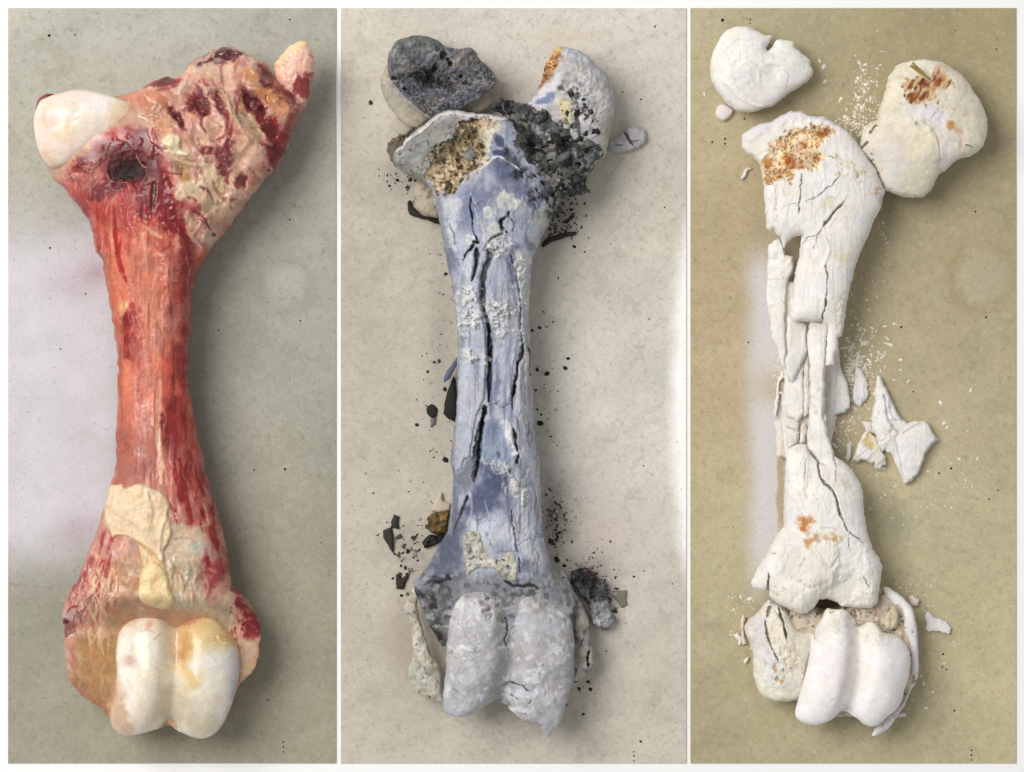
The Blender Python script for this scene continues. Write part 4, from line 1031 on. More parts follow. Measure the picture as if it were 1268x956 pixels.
p.region(S8('500,200 560,160 600,450 560,640 480,740 300,800 250,680 330,480 430,330'), (92, 98, 122), 0.5, 12, 8, 14, 68)
p.mottle((40, 40, 44), 9, -0.2, 0.5, 0.85, p.region(S8('280,640 480,600 500,951 290,951 260,760'), None, 1, 9, 7), 65, dz=-1.5)
p.region(S5('60,70 110,60 190,600 200,940 170,760 110,400'), (128, 134, 160), 0.6, 6, 5, 12, 66); p.region(S6('330,120 375,120 372,900 340,900'), (132, 138, 166), 0.6, 7, 4, 14, 67)
gr = p.col.mean(-1, keepdims=True); p.col = p.col * 0.54 + gr * 0.46
p.contrast(1.28, 0.66); beads(p)
p.mix(sstep(690, 735, Y) * (0.75 + 0.25 * fbm(X, Y, 12, 4, 9)).clip(0, 1), (152, 150, 150), 0.8); p.mottle((92, 90, 92), 8, 0.1, 0.6, 0.7, sstep(700, 730, Y), 70, dz=-1); p.mottle((196, 194, 190), 9, 0.3, 0.7, 0.6, sstep(690, 720, Y), 71, dz=1); p.mottle((36, 36, 38), 8, 0.0, 0.45, 0.85, p.region(PX('510,740 530,712 560,716 552,760 548,830 530,800'), None, 1, 8, 6), 72, dz=-2)
p.fib((92, 98, 124), 5, 80, 0.3, 0.8, 0.6, sstep(330, 360, Y) * (1 - sstep(640, 700, Y)), 69); p.craze(46, (96, 100, 118), 0.5, 0.8, sstep(240, 270, Y), 5, 0.035, 0.0); p.weather(0.06, 6, (150, 148, 150), 0.15)
p.rumple(1.2, 18, 3, None, 16); p.rumple(0.45, 5, 3, None, 17)
low = sstep(705, 745, Y); p.zt = p.zc + (p.zt - p.zc) * (1 - 0.55 * low)
p.col *= 0.95
p.build('shaft', M_BURNT, blueroot)
# cracked cortical plates standing proud of the shaft
def plate(P_, t, base, seed, tint=None):
    q = p.over(P_, t, None, edge=1.6, sink=4, en=0.7, es=5, seed=seed, smooth=False)
    q.mix(np.ones(q.X.shape), base, 0.45)
    q.stroke(S6('660,400 672,560 662,680 650,800'), 11, (98, 108, 150), 0.7, 0.9, 0.4); q.stroke(S6('560,100 585,300 590,560 560,700'), 7, (120, 128, 160), 0.6, 0.9, 0.4); q.stroke(S5('560,480 500,700 500,940'), 10, (176, 184, 214), 0.6, 0.9, 0.3); q.stroke(S6('400,440 390,640 380,900'), 12, (188, 194, 214), 0.6, 0.9, 0.3)
    q.fib((112, 119, 148), 4, 70, 0.35, 0.8, 0.5, None, seed + 11)
    q.fib((200, 204, 218), 6, 70, 0.1, 0.7, 0.4, None, seed + 2); q.strands(P_, 16, [(204, 207, 218), (136, 142, 168), (214, 214, 218)], (12, 46), (1, 3), 90, 6, seed, 0.3, 0.6)
    gr = q.col.mean(-1, keepdims=True); q.col = (q.col * 0.56 + gr * 0.44) * 1.0; q.contrast(1.12, 0.66); q.weather(0.05, seed + 4, (150, 148, 152), 0.12); beads(q)
    q.build('cortical_plate', M_BURNT, blueroot)
PLT = []
plate(PX('566,342 576,338 586,347 596,345 595,370 597,388 601,402 603,420 603,450 602,475 601,493 597,500 591,515 588,530 585,548 582,566 576,569 574,573 571,581 566,585 559,578 558,560 562,530 565,500 566,480 566,450 568,440 566,410 565,390 562,366'), 4.0, (166, 173, 200), 3)
plate(PX('611,317 622,314 628,322 634,340 640,372 643,392 643,420 641,442 637,448 634,474 632,500 622,506 612,500 609,470 609,440 609,420 606,402 601,388 600,366 603,345 607,330'), 2.5, (168, 176, 206), 4)
plate(PX('648,432 655,436 656,470 659,500 660,528 654,540 645,524 636,512 638,484 642,456'), 3.0, (170, 170, 176), 5)
plate(S5('275,530 340,470 375,440 370,560 345,670 285,690'), 2.5, (190, 196, 216), 6)
# porous crust where the tendon burnt on
c = p.over(PX('573,664 580,656 592,656 598,668 606,684 618,692 628,680 636,683 642,700 640,718 625,716 616,706 604,703 590,704 578,712 576,695 573,680'), 3, (192, 186, 172), edge=4, sink=5, en=1.5, es=6, seed=9)
c.mottle((140, 134, 112), 6, 0.1, 0.6, 0.8); c.pores((90, 86, 70), 9, 0.3, 3, keep=0.5); c.rumple(1.6, 8, 3); c.weather(0.12, 3, (140, 134, 118), 0.5)
c.build('tendon_crust', M_CHAR, blueroot)
# pale lump under the neck
l = Piece(S3('290,600 420,630 460,760 465,880 400,880 320,850 270,770'), 26, base=(184, 172, 150), kt=0.8, kb=0.9, seed=6, en=0.8, rough=0.8)
l.mottle((120, 112, 100), 8, 0.2, 0.7, 0.6); l.rumple(1.5, 9); l.build('lesser_trochanter', M_BURNT, blueroot)
# greater trochanter
g = Piece(S2('185,600 240,540 290,450 312,400 335,330 345,270 395,180 440,115 500,118 560,130 640,150 720,220 780,290 830,330 860,420 885,520 890,620 870,720 850,830 825,940 790,1010') + S4('1060,180 1010,250 970,300 900,320') + PX('705,215 690,200 680,180 665,160'),
          52, base=(180, 176, 176), kt=0.8, kb=0.95, L=60, step=1.1, en=0.8, es=6, seed=7, rough=0.8)
g.mottle((202, 198, 200), 12, 0.0, 0.6, 0.8); g.mottle((156, 154, 154), 8, 0.3, 0.8, 0.6, None, 9)
g.region(S2('300,430 340,260 440,110 480,150 440,260 380,370'), (150, 92, 44), 1, 3, 3, 6, 3)
g.foam((206, 164, 104), (112, 56, 20), 5, 3, g.region(S2('310,400 345,260 440,120 470,160 420,290 350,400'), None, 1, 3, 3), 4, 0.14, 0.9)
g.blob(*S2('445,130')[0], 7, 6, (218, 196, 130), a=0.8, soft=0.7)
g.region(S2('190,580 300,460 400,370 470,330 440,440 480,560 330,590 240,610'), (208, 206, 212), 0.95, 4, 3, 8, 5)
g.region(S2('270,560 330,510 400,480 410,530 360,580'), (126, 134, 164), 0.9, 2, 2, 6, 6)
g.region(S2('450,540 520,560 560,680 540,730 490,700'), (214, 200, 156), 0.95, 2.5, 3, 6, 7, dz=2)
g.mottle((66, 66, 64), 7, 0.0, 0.4, 0.85, g.region(S2('440,440 600,440 640,500 560,560 640,640 640,760 760,830 720,950 480,950 470,700 560,600'), None, 1, 7, 8), 8, dz=-2)
g.region(S2('740,700 870,660 860,830 830,950 760,860'), (190, 186, 172), 0.8, 6, 4, 8, 9)
g.strands(S2('450,130 640,150 850,400 880,700 760,850 560,560'), 90, [(206, 203, 204), (148, 146, 146), (214, 212, 212), (164, 160, 156)], (6, 22), (1.4, 4), 120, 35, 5, 0.9, 0.65); g.weather(0.09, 5, (140, 136, 128), 0.35)
g.stroke(S2('600,470 650,500 690,470 640,440'), 3, (206, 202, 190), 0.9, 0.5, 0.4, dz=2)
g.rumple(2.0, 20, 3); g.rumple(0.8, 6, 3, None, 5)
g.build('greater_trochanter', M_BURNT, blueroot)
# black blistered crust of burnt meat
ct = Piece(PX('606,138 618,130 629,123 640,128 650,131 664,136 678,134 690,140 700,152 712,160 724,168 736,174 741,186 736,204 729,217 723,225 729,236 716,241 702,244 694,250 688,260 680,248 672,234 662,223 655,213 646,208 636,201 630,191 627,180 628,165 634,150 622,143'),
           66, base=(74, 73, 72), kt=0.55, kb=0.7, L=30, step=1.0, en=3.2, es=8, seed=11, rough=0.55)
ct.mottle((118, 117, 114), 12, 0.0, 0.5, 0.8, None, 3); ct.mottle((38, 38, 38), 14, 0.05, 0.5, 0.9, None, 5, dz=-3); ct.mottle((146, 146, 142), 13, 0.25, 0.6, 0.7, None, 8, dz=1)
ct.mottle((190, 190, 186), 9, 0.6, 0.8, 0.85, None, 12, dz=1)
ct.col *= 0.82; ct.ridged(6, 22, None, 6, 2); ct.rumple(3.5, 14, 2, None, 8); ct.rumple(0.8, 4, 2, None, 9); ct.weather(0.22, 4, (52, 52, 52), 0.6); ct.strands(PX('615,135 735,180 720,235 690,245 630,180'), 70, [(34, 34, 34), (150, 150, 146), (104, 104, 102), (26, 26, 26)], (5, 18), (1.6, 5), 40, 40, 3, 1.5, 0.8)
ct.crack(S4('575,150 660,110 720,90'), 3, 5, (20, 20, 20)); ct.crack(S4('500,150 620,200'), 3, 5, (20, 20, 20))
for q, r in (('500,340', 8), ('860,290', 7), ('440,330', 6)):
    x, y = S4(q)[0]; ct.blob(x, y, r, r, (120, 118, 112), soft=0.3, dz=2); ct.blob(x, y, r * .6, r * .6, (26, 26, 26), soft=0.4, dz=-4)
ct.build('charred_crust', M_CHAR, blueroot)
cr_cols = [(26, 26, 26), (36, 35, 34), (48, 47, 46), (62, 61, 59), (84, 83, 80), (30, 29, 29), (112, 111, 108)]
fl = [(x, y, z - 1.5, r_) for x, y, z, r_ in strew(ct.poly, 150, (3.0, 13.0), 4, piece=ct)]
fl += strew(S4('320,260 440,320 640,420 700,560 640,620 560,560 460,400'), 40, (2.0, 6.0), 5, piece=p)
fl += strew(S2('420,420 600,440 760,700 800,880 700,950 520,760'), 46, (2.0, 6.5), 6, piece=g)
flakes('flaky_crust', fl, cr_cols, M_CHAR, 7, parent=blueroot, tilt=20)
w = Piece(S4('830,470 880,440 920,430 960,480 930,510 870,525'), 30, base=(170, 162, 146), kt=0.6, en=1, es=5, step=0.8, rough=0.8); w.rumple(1.2, 5); w.build('charred_crust', M_CHAR, blueroot)
# joint surface: two ridges and the groove between
cl = Piece(PX('578,722 584,712 594,706 606,704 617,710 627,720 640,725 655,726 665,729 672,739 685,746 695,753 704,763 709,776 711,796 711,820 708,850 702,870 696,890 686,905 678,913 672,905 666,896 652,893 640,886 630,878 622,870 613,868 598,876 585,885 572,888 558,886 549,879 549,860 552,830 553,800 555,770 560,750 568,735'), 58, base=(182, 181, 184), kt=0.74, kb=0.9, L=56, step=1.1, seed=7, rough=0.78, en=0.7)
cl.zt = cl.zc + (cl.zt - cl.zc) * (0.3 + 0.7 * sstep(702, 752, cl.Y))
cl.groove(PX('624,712 632,750 636,800 630,840 622,880'), 15, 20); cl.zt += 6 * np.exp(-((cl.X - 582) / 22) ** 2)
cl.mottle((206, 205, 208), 18, -0.1, 0.5, 0.8, None, 3); cl.mottle((160, 158, 158), 14, 0.25, 0.9, 0.45, None, 5)
cl.region(PX('604,720 630,722 640,760 640,830 622,868 598,866 602,800 606,750'), (160, 158, 158), 0.7, 9, 7, 12, 6)
cl.mottle((110, 108, 104), 6, 0.1, 0.6, 0.75, cl.region(S8('640,620 800,560 920,620 940,951 820,951 720,820 640,700'), None, 1, 9, 7), 7, dz=-1.0)
cl.pores((84, 82, 78), 8, 0.3, 2, mask=cl.region(S8('680,650 920,620 940,951 780,951'), None, 1, 6, 5), keep=0.4)
cl.region(S8('640,600 760,540 860,540 900,600 780,570'), (208, 204, 196), 0.9, 3, 3, 6, 8, dz=2)
cl.mottle((122, 120, 122), 8, 0.1, 0.7, 0.65, cl.region(PX('627,724 670,736 690,755 640,760 634,800 626,760'), None, 1, 8, 6), 8, dz=-1)
cl.blob(*S10('480,500')[0], 8, 5, (220, 218, 216), a=0.9, soft=0.7, rot=30, dz=1.5)
cl.crack(S9('930,535 1040,540 1110,600'), 1.8, 3, (72, 70, 70)); cl.crack(S9('860,710 940,720'), 1.6, 3, (84, 82, 80)); cl.crack(S9('870,580 940,540'), 1.2, 2, (110, 108, 106)); cl.crack(S9('510,580 560,600'), 1.4, 2, (120, 118, 118)); cl.crack(S9('930,20 940,120 920,200 950,280'), 2, 4, (92, 90, 88))
cl.crack(S9('1010,760 1110,790'), 1.4, 3, (90, 88, 86)); cl.pores((66, 64, 62), 12, 0.2, 2, mask=cl.region(S9('860,640 1200,640 1200,900 1000,860'), None), keep=0.3)
cl.mottle((128, 126, 124), 16, 0.35, 0.9, 0.25, None, 13); cl.fib((168, 166, 166), 3, 26, 0.4, 0.9, 0.5, cl.region(PX('650,740 711,760 700,890 640,880'), None, 1, 8, 6), 11, rot=25); cl.stroke(PX('708,765 709,800 707,850 697,885'), 6, (160, 158, 156), 0.6, 0.9, 0.5)
cl.mottle((220, 220, 224), 9, 0.4, 0.8, 0.7, None, 9); cl.strands(PX('560,740 700,750 690,880 560,880'), 60, [(212, 211, 214), (150, 148, 148), (224, 223, 224)], (6, 22), (1.2, 3), 95, 40, 4, 0.4, 0.6)
cl.craze(26, (120, 117, 114), 0.5, 0.8, None, 4, 0.06); cl.weather(0.05, 3, (140, 136, 130), 0.22); cl.rumple(1.4, 17, 3); cl.rumple(0.5, 5, 3); cl.build('joint_surface', M_BURNT, blueroot)
# split side walls of the knuckle end
sl = Piece(G('238,376 222,410 205,450 222,490 232,560 232,610 218,645 226,692 252,730 325,756 331,735 320,640 292,605 268,530 248,450 252,390'), 34, base=(196, 190, 176), kt=0.55, kb=0.9, L=20, step=1.0, seed=9, en=0.7, rough=0.8)
sl.mottle((160, 154, 138), 8, 0.2, 0.7, 0.7); sl.mottle((112, 108, 98), 6, 0.1, 0.5, 0.8, sl.region(S9('270,330 340,330 360,480 300,440'), None, 1, 5, 4), 4)
sl.crack(S9('245,0 290,110 330,250 350,330'), 3, 7, (40, 38, 36)); sl.pores((120, 112, 96), 9, 0.2, 1.5, keep=0.4); sl.rumple(1.2, 8, 3); sl.weather(0.09, 5, (120, 114, 102), 0.55)
sl.build('side_wall', M_BURNT, blueroot)
sr = Piece(G('708,336 730,345 752,395 790,460 804,520 812,590 818,620 802,658 770,690 735,738 722,750 738,640 748,560 752,480 722,432 692,398'), 38, base=(164, 160, 152), kt=0.6, kb=0.95, L=26, step=1.0, seed=10, en=0.8, rough=0.8)
sr.mottle((128, 126, 120), 9, 0.1, 0.6, 0.7); sr.mottle((192, 188, 180), 7, 0.3, 0.7, 0.7, None, 5); sr.pores((70, 66, 60), 11, 0.2, 2, keep=0.35)
sr.crack(S10('690,790 680,850 690,930'), 3.5, 6, (30, 28, 28)); sr.crack(S10('650,700 620,760'), 1.5, 3, (70, 68, 64)); sr.rumple(1.4, 9, 3); sr.weather(0.10, 6, (88, 85, 80), 0.55)
sr.build('side_wall', M_BURNT, blueroot)

# ---- detached head of the same bone, broken face up
hr = root('burnt_bone_head', 545, 100)
tag(hr, 'detached round bone head, charcoal grey spongy broken face turned up', 'bone')
hd = Piece(S1('130,285 92,385 70,430 80,520 120,620 180,700 240,760 310,802 380,806 455,750 560,710 690,680 760,690 850,692 950,622 1010,580 1016,530 985,465 930,340 850,290 700,200 560,170 430,95 300,100 200,140 150,200'), 30, base=(176, 168, 152), kt=0.3, kb=1.0, L=40, step=1.1, seed=3, rough=0.8)
hd.mottle((196, 190, 178), 16, 0, 0.6, 0.7); hd.mottle((132, 124, 108), 7, 0.5, 0.8, 0.5); hd.rumple(0.8, 9); hd.weather(0.08, 5)
hd.build('dome', M_BURNT, hr)
hf = Piece(S1('130,285 150,200 200,130 300,94 430,90 520,130 600,180 700,190 770,180 820,215 850,280 920,340 970,410 982,460 940,512 860,562 750,622 690,662 560,692 470,742 400,702 300,632 220,552 160,462 132,380'), 62, base=(104, 104, 108), kt=0.35, kb=1.0, L=16, step=0.9, seed=4, rough=0.75, en=0.9, es=6, floor=20)
fx, fy = hf.X, hf.Y
hf.zt = hf.zc + 6 * np.clip(hf.d / 8, 0, 1); 
hf.blob(537, 98, 46, 30, None, soft=1.0, dz=-13, n=0.1)
hf.mottle((130, 130, 136), 13, -0.1, 0.5, 0.8, None, 3); hf.mottle((84, 84, 92), 8, 0.2, 0.7, 0.7, None, 5)
hf.foam((122, 122, 130), (62, 62, 68), 5.0, 2.4, hf.region(S1('150,420 400,380 900,330 960,460 700,640 470,720 220,540'), None, 1, 12, 6), 6, 0.12, 0.8)
hf.fib((150, 150, 156), 2.5, 24, 0.2, 0.7, 0.5, hf.region(S1('600,180 840,220 960,400 900,520 640,420'), None, 1, 8, 5), 6, rot=50, dz=1)
hf.region(S1('360,380 560,420 620,470 560,500 380,440'), (36, 36, 38), 0.85, 7, 7, 9, 7, dz=-4); hf.region(S1('350,360 450,370 480,440 400,450'), (30, 30, 32), 0.8, 5, 5, 8, 17, dz=-3)
for q, a, b in (('565,245', 4, 7), ('495,345', 3.5, 6), ('520,195', 3, 3), ('600,275', 3, 3), ('620,310', 3.5, 3), ('180,425', 3.5, 2.5), ('260,510', 2.5, 2.5), ('700,410', 3, 3), ('740,460', 2.5, 2.5)):
    hf.blob(*S1(q)[0], a, b, (26, 26, 28), rot=25, soft=0.5, n=0.35, ns=4, dz=-3)
hf.region(S1('220,110 450,90 600,180 560,220 380,140 230,190 150,300 130,280'), (108, 110, 104), 0.7, 5, 4, 8, 8)
hf.mottle((150, 150, 154), 4, 0.5, 0.8, 0.6, None, 9); hf.rumple(1.8, 9, 4); hf.rumple(1.0, 4, 2, None, 9)
hf.col = np.clip(hf.col * np.array([1.08, 1.07, 1.04]), 0, 1); hf.strands(S1('560,200 840,230 950,450 700,640 300,600 180,450 200,200'), 90, [(160, 160, 162), (70, 70, 72), (140, 140, 146), (48, 48, 50)], (5, 18), (1, 2.6), 35, 45, 5, 0.8, 0.6); hf.weather(0.14, 5, (74, 74, 76), 0.35); hf.contrast(1.15, 0.5); hf.col *= 0.92
hf.stroke(S1('150,440 230,550 310,630 400,700 450,735'), 4, (176, 174, 170), 0.8, 0.6, 0.3, dz=1.5)
hf.build('broken_face', M_CHAR, hr)
chip('bone_chip', S1('175,800 205,740 280,770 330,800 310,840 250,875 200,850'), 12, (186, 178, 160), M_BURNT, 'pale rounded bone chip under the charcoal grey detached bone head', 'bone chip', smooth=True)
# ---- other loose pieces round the charred bone
def frag_paint(q):
    q.mottle((202, 200, 206), 7, 0, 0.6, 0.8); q.mottle((150, 148, 156), 5, 0.3, 0.8, 0.5, None, 9)
    q.crack(S2('975,785 1000,830 1035,890'), 3.5, 5, (96, 92, 94)); q.crack(S2('1000,850 1060,860 1080,850'), 1.6, 3, (120, 116, 118)); q.crack(S2('890,890 960,880'), 1.4, 2, (130, 126, 130)); q.rumple(1.4, 7, 3)
chip('bone_fragment', S2('838,870 880,845 940,800 1000,752 1080,730 1130,760 1142,830 1120,880 1050,920 980,942 890,942 845,910'), 14, (190, 186, 190), M_BURNT, 'small pale lilac cracked bone fragment beside the grey upper knob of the charred bone', 'bone fragment', smooth=True, k=0.8, paint=frag_paint)
chip('charcoal_flake', S6('330,540 345,600 352,800 338,905 290,880 245,840 258,760 285,650 310,580'), 10, (30, 29, 28), M_CHAR, 'long black charcoal flake sticking out from under the charred shaft', 'charcoal flake', k=0.4)
chip('bone_splinter', S6('360,390 350,470 300,560 250,600 250,545 310,450'), 10, (92, 100, 124), M_BURNT, 'slate blue bone splinter leaning out above the long black flake', 'bone splinter', lift=12)
chip('charcoal_flake', S6('115,820 125,780 155,765 190,790 198,840 175,870 140,862'), 5, (34, 33, 33), M_CHAR, 'oval black charcoal flake lying left of the shaft with a smaller grey one below it', 'charcoal flake', smooth=True)
chip('charcoal_flake', S6('150,880 190,875 185,920 145,950'), 4, (112, 108, 112), M_CHAR, 'small grey ash flake just below the oval black flake', 'ash flake')
chip('charcoal_flake', S6('238,650 255,625 275,640 265,665'), 4, (36, 35, 35), M_CHAR, 'tiny black crumb beside the long black charcoal flake', 'charcoal flake')
chip('charcoal_flake', G('138,200 165,190 172,232 170,276 155,255 136,222'), 6, (52, 49, 42), M_CHAR, 'dark leaf shaped charcoal flake on the bare board, below a smaller jagged one', 'charcoal flake')
chip('charcoal_flake', G('172,150 190,156 186,178 190,195 160,192 164,168'), 6, (50, 46, 42), M_CHAR, 'small jagged charcoal flake just above a leaf shaped one', 'charcoal flake')
def rp(q): q.mottle((164, 122, 58), 6, 0.2, 0.6, 0.9); q.mottle((58, 50, 30), 5, 0.1, 0.6, 0.8, None, 9); q.rumple(2.5, 6, 3)
chip('rusty_fragment', S7('110,820 150,740 220,725 292,730 288,850 240,885 170,892 135,870'), 16, (104, 84, 44), M_CHAR, 'rusty brown and black burnt lump against the lower shaft', 'burnt lump', smooth=True, k=0.8, paint=rp, en=1.5)
chip('bone_chip', S7('150,715 170,640 230,560 245,640 305,655 300,715 200,730'), 9, (200, 184, 164), M_BURNT, 'pale pinkish bone chip just above the rusty brown lump', 'bone chip', k=0.5)
def bp(q): q.rumple(2, 5, 3); q.mottle((84, 80, 74), 5, 0.3, 0.7, 0.7)
chip('charcoal_flake', S8('270,320 330,265 380,270 450,250 430,310 370,345 290,375'), 9, (34, 32, 29), M_CHAR, 'black curled charcoal strip below the rusty brown lump', 'charcoal flake', k=0.6, paint=bp)
chip('charcoal_flake', S8('65,580 95,560 110,610 160,570 165,600 135,650 130,690 65,695'), 6, (58, 46, 38), M_CHAR, 'ragged brown black flake beside the side wall of the charred knuckle end', 'charcoal flake')
def tp(q):
    q.mottle((100, 98, 98), 7, 0, 0.5, 0.8); q.mottle((30, 28, 30), 7, 0.15, 0.5, 0.9, None, 9, dz=-2); q.rumple(4, 9, 3); q.ridged(3, 10)
    q.region(S10('700,400 880,420 900,620 700,600'), (176, 176, 180), 0.8, 8, 6, 6, 5); q.mottle((226, 226, 228), 5, 0.25, 0.5, 0.9, q.region(S10('740,540 850,540 840,630 720,600'), None, 1, 4, 4), 11)
    q.blob(*S10('690,190')[0], 6, 4, (52, 28, 48), soft=0.6)
chip('burnt_tissue', S10('540,210 600,150 690,160 760,230 810,240 850,350 840,395 870,480 890,560 850,620 790,615 740,590 705,565 690,470 640,380 570,290'), 24, (62, 60, 60), M_CHAR, 'crumbly black to ash grey clump of burnt meat beside the charred knuckle end', 'burnt meat', smooth=True, k=0.7, en=2.5, paint=tp)
chip('ash_flake', S10('878,372 918,355 905,322 950,328 990,318 984,400 992,436 945,462 918,412'), 5, (122, 116, 100), M_CHAR, 'star shaped grey ash flake next to the clump of burnt meat', 'ash flake', k=0.3)
chip('charred_stick', S3('218,765 242,752 262,800 330,835 410,862 470,885 468,935 380,905 260,872 225,840'), 9, (42, 38, 32), M_CHAR, 'dark curled strip of charred sinew left of the neck of the bone', 'charred sinew', k=0.8, smooth=True)
chip('charred_stick', S4('575,900 630,850 730,820 835,798 855,812 840,830 740,858 650,892 590,925'), 9, (52, 48, 40), M_CHAR, 'straight dark strip of charred sinew right of the upper shaft', 'charred sinew', k=0.8, smooth=True)
chip('ash_crumb', PX('504,158 500,166 486,172 480,186 489,206 497,200 500,180'), 9, (116, 104, 88), M_CHAR, 'brownish grey ash crust under the left corner of the broken neck', 'ash crust', k=0.7, smooth=True, en=2, paint=bp)

flakes('charred_flakes', strew(PX('484,655 500,640 506,680 502,720 488,730'), 16, (1.5, 5), 11, z=0.6) + strew(PX('676,610 700,625 705,660 690,690 678,670'), 34, (1.5, 5), 12, z=0.6) + strew(PX('700,690 740,690 775,740 760,770 735,720'), 36, (1.5, 5.5), 13, z=0.6)
       + strew(PX('680,240 720,235 712,275 690,300 676,290'), 44, (1.5, 6), 14, z=0.6) + strew(PX('484,185 510,205 545,262 520,262 490,225'), 24, (1.5, 5), 15, z=0.6) + strew(PX('498,690 520,640 545,640 520,690 505,740'), 26, (1.5, 5.5), 16, z=0.6),
       [(34, 33, 32), (58, 54, 48), (90, 86, 80), (140, 136, 128), (72, 62, 46)], M_CHAR, 9, label='thin black and grey charred flakes fallen round the charred bone', cat='flakes', tilt=16)
# ---------------------------------------------------------------- the calcined white bone in pieces
W1, W2, W3, W4, W5, W6 = Q(860, 20), Q(900, 130), Q(1050, 60), Q(920, 230), Q(920, 370), Q(920, 480)
W7, W8, W9, W10, W11, W12 = Q(920, 560), Q(900, 640), Q(900, 730), Q(1000, 730), Q(1020, 420), Q(1020, 500)
T3 = crop(854, 10, 3.084); D3 = crop(854, 580, 2.611)
WH = (238, 234, 228)
Piece.CW = 0.72; Piece.CD = 0.5; Piece.LIP = 0.4
def chalk(q, seed, warm=0.5, fibre=0.0, rot=0):
    q.mottle((243, 240, 236), 26, -0.1, 0.6, 0.7, None, seed); q.mottle((230, 222, 206), 18, 0.2, 0.8, warm, None, seed + 3)
    q.mottle((232, 228, 230), 22, 0.2, 0.8, 0.5, None, seed + 6)
    if fibre: q.fib((214, 207, 198), 4, 50, 0.3, 0.9, fibre, None, seed + 9, rot=rot, dz=0.4); 
    q.craze(34, (186, 178, 168), 0.45, 0.5, None, seed, 0.035, 0.1); q.pores((206, 194, 174), 10, 0.16, 0.6, 0.6, None, seed, 0.35)
    q.rumple(0.28, 9, 3, None, seed + 2); q.weather(0.035, seed + 1, (216, 208, 192), 0.2)

# head
q = Piece(W1('120,430 130,330 170,230 230,130 310,85 400,80 490,115 560,150 605,155 590,200 562,250 575,270 612,238 640,190 700,185 780,200 792,240 850,300 905,340 912,390 935,430 915,480 850,540 750,600 700,640 620,700 530,730 440,755 340,742 260,690 190,600 140,520'), 26, base=WH, kt=0.72, kb=1.0, L=34, step=1.0, en=0.5, es=5, seed=3, rough=0.75)
chalk(q, 4); q.blob(*W1('380,430')[0], 36, 30, None, soft=1.0, dz=5, n=0.1); q.blob(*W1('610,440')[0], 14, 9, None, soft=1, dz=-3.5)
q.stroke(W1('240,260 290,420 330,560 430,650 520,700'), 4, (214, 206, 200), 0.35, 0.9, 0.4, dz=-0.8); q.stroke(W1('180,480 270,570 370,660 520,720 640,680'), 4, (242, 236, 224), 0.7, 0.7, 0.3, dz=1.8)
q.stroke(W1('320,440 400,370 480,420 500,540'), 5, (238, 234, 228), 0.4, 1.0, 0.4, dz=0.7); q.stroke(W1('560,400 680,410 740,480 700,600'), 3, (212, 208, 208), 0.4, 1.0, 0.3, dz=-0.5)
q.crack(W1('300,170 400,200 460,180'), 1.0, 1.2, (206, 200, 204), a=0.7); q.crack(W1('220,340 250,260 350,180'), 1.0, 1.2, (206, 200, 204), a=0.7)
q.ridged(0.8, 30, None, 4, 3)
q.region(W1('560,150 605,150 600,180 570,180'), (232, 226, 190), 0.6, 3, 2, 6, 4); q.region(W1('700,190 790,195 780,250 720,240'), (232, 226, 198), 0.6, 4, 3, 6, 5)
tag(q.build('broken_bone', M_CALC), 'white burnt bone head with a notch in its rim, apart from the shaft', 'bone')
chip('bone_chip', W1('215,690 270,710 306,745 282,790 230,826 185,806 164,762 182,712'), 9, (230, 222, 218), M_CALC, 'small round white knob touching the white bone head', 'bone chip', smooth=True, k=0.8)

# upper shaft
pr = root('upper_bone_piece', 1020, 280)
tag(pr, 'white upper shaft piece with rust brown spongy patch and broken lower edge', 'bone')
p = Piece(W2('115,240 180,190 250,150 350,130 430,80 500,50 580,50 660,90 760,90 850,140 930,190 1000,270 1060,350 1110,420 1170,500 1200,580 1240,680 1222,760') + W4('1090,160 1030,270 990,390 940,480 900,580 870,690 840,800 812,930') + W5('805,130 790,220 772,298 747,302 742,390 722,450 715,520 650,524 655,400 664,215 610,180 530,182 470,176 400,182 372,150 385,60') + W4('395,850 408,680 440,560 456,460 455,390 400,402 352,432 320,492 292,402 262,382 240,340 210,357 185,340 176,200') + W2('285,600 265,480 215,410 160,380 118,330'),
          46, base=WH, kt=0.7, kb=0.95, L=46, step=1.1, en=0.6, es=4, seed=4, rough=0.75, smooth=False)
chalk(p, 9, 0.4, 0.35)
p.region(W2('115,240 250,150 430,80 580,50 760,90 930,190 1000,270 900,200 740,140 560,110 440,150 330,200 180,270'), (224, 217, 220), 0.9, 4, 3, 8, 3, dz=2)
p.region(W2('180,280 330,200 560,130 500,240 330,330 250,400 130,330'), (226, 220, 204), 0.7, 5, 4, 9, 4, dz=-2)
p.stroke(W2('130,245 260,200 430,110 560,70 680,110 850,150'), 3, (234, 230, 232), 0.7, 0.7, 0.4, dz=1.8)
sp = p.region(W2('260,450 330,360 400,290 470,230 560,210 640,190 740,185 820,250 740,300 700,360 740,430 690,490 600,500 530,520 480,600 400,590 320,620 300,560'), (226, 200, 154), 1, 5, 6, 7, 5, dz=-4)
p.foam((236, 214, 172), (160, 88, 32), 5.6, 4, sp, 5, 0.16, 0.85)
ru = dict(soft=0.9, n=0.45, ns=5)
for s_, a, b, c_, al in (('480,440', 11, 8, (158, 76, 22), .85), ('320,460', 8, 8, (184, 108, 40), .8), ('560,330', 8, 6, (166, 84, 34), .75), ('740,220', 13, 6, (142, 88, 38), .8), ('560,500', 12, 4, (160, 84, 26), .8), ('320,605', 6, 4, (168, 100, 40), .7), ('690,410', 6, 7, (172, 112, 56), .6), ('440,540', 7, 6, (190, 130, 66), .6)):
    p.blob(*W2(s_)[0], a, b, c_, a=al, **ru)
p.mottle((242, 226, 194), 5, 0.4, 0.7, 0.7, sp, 8, dz=1.2)
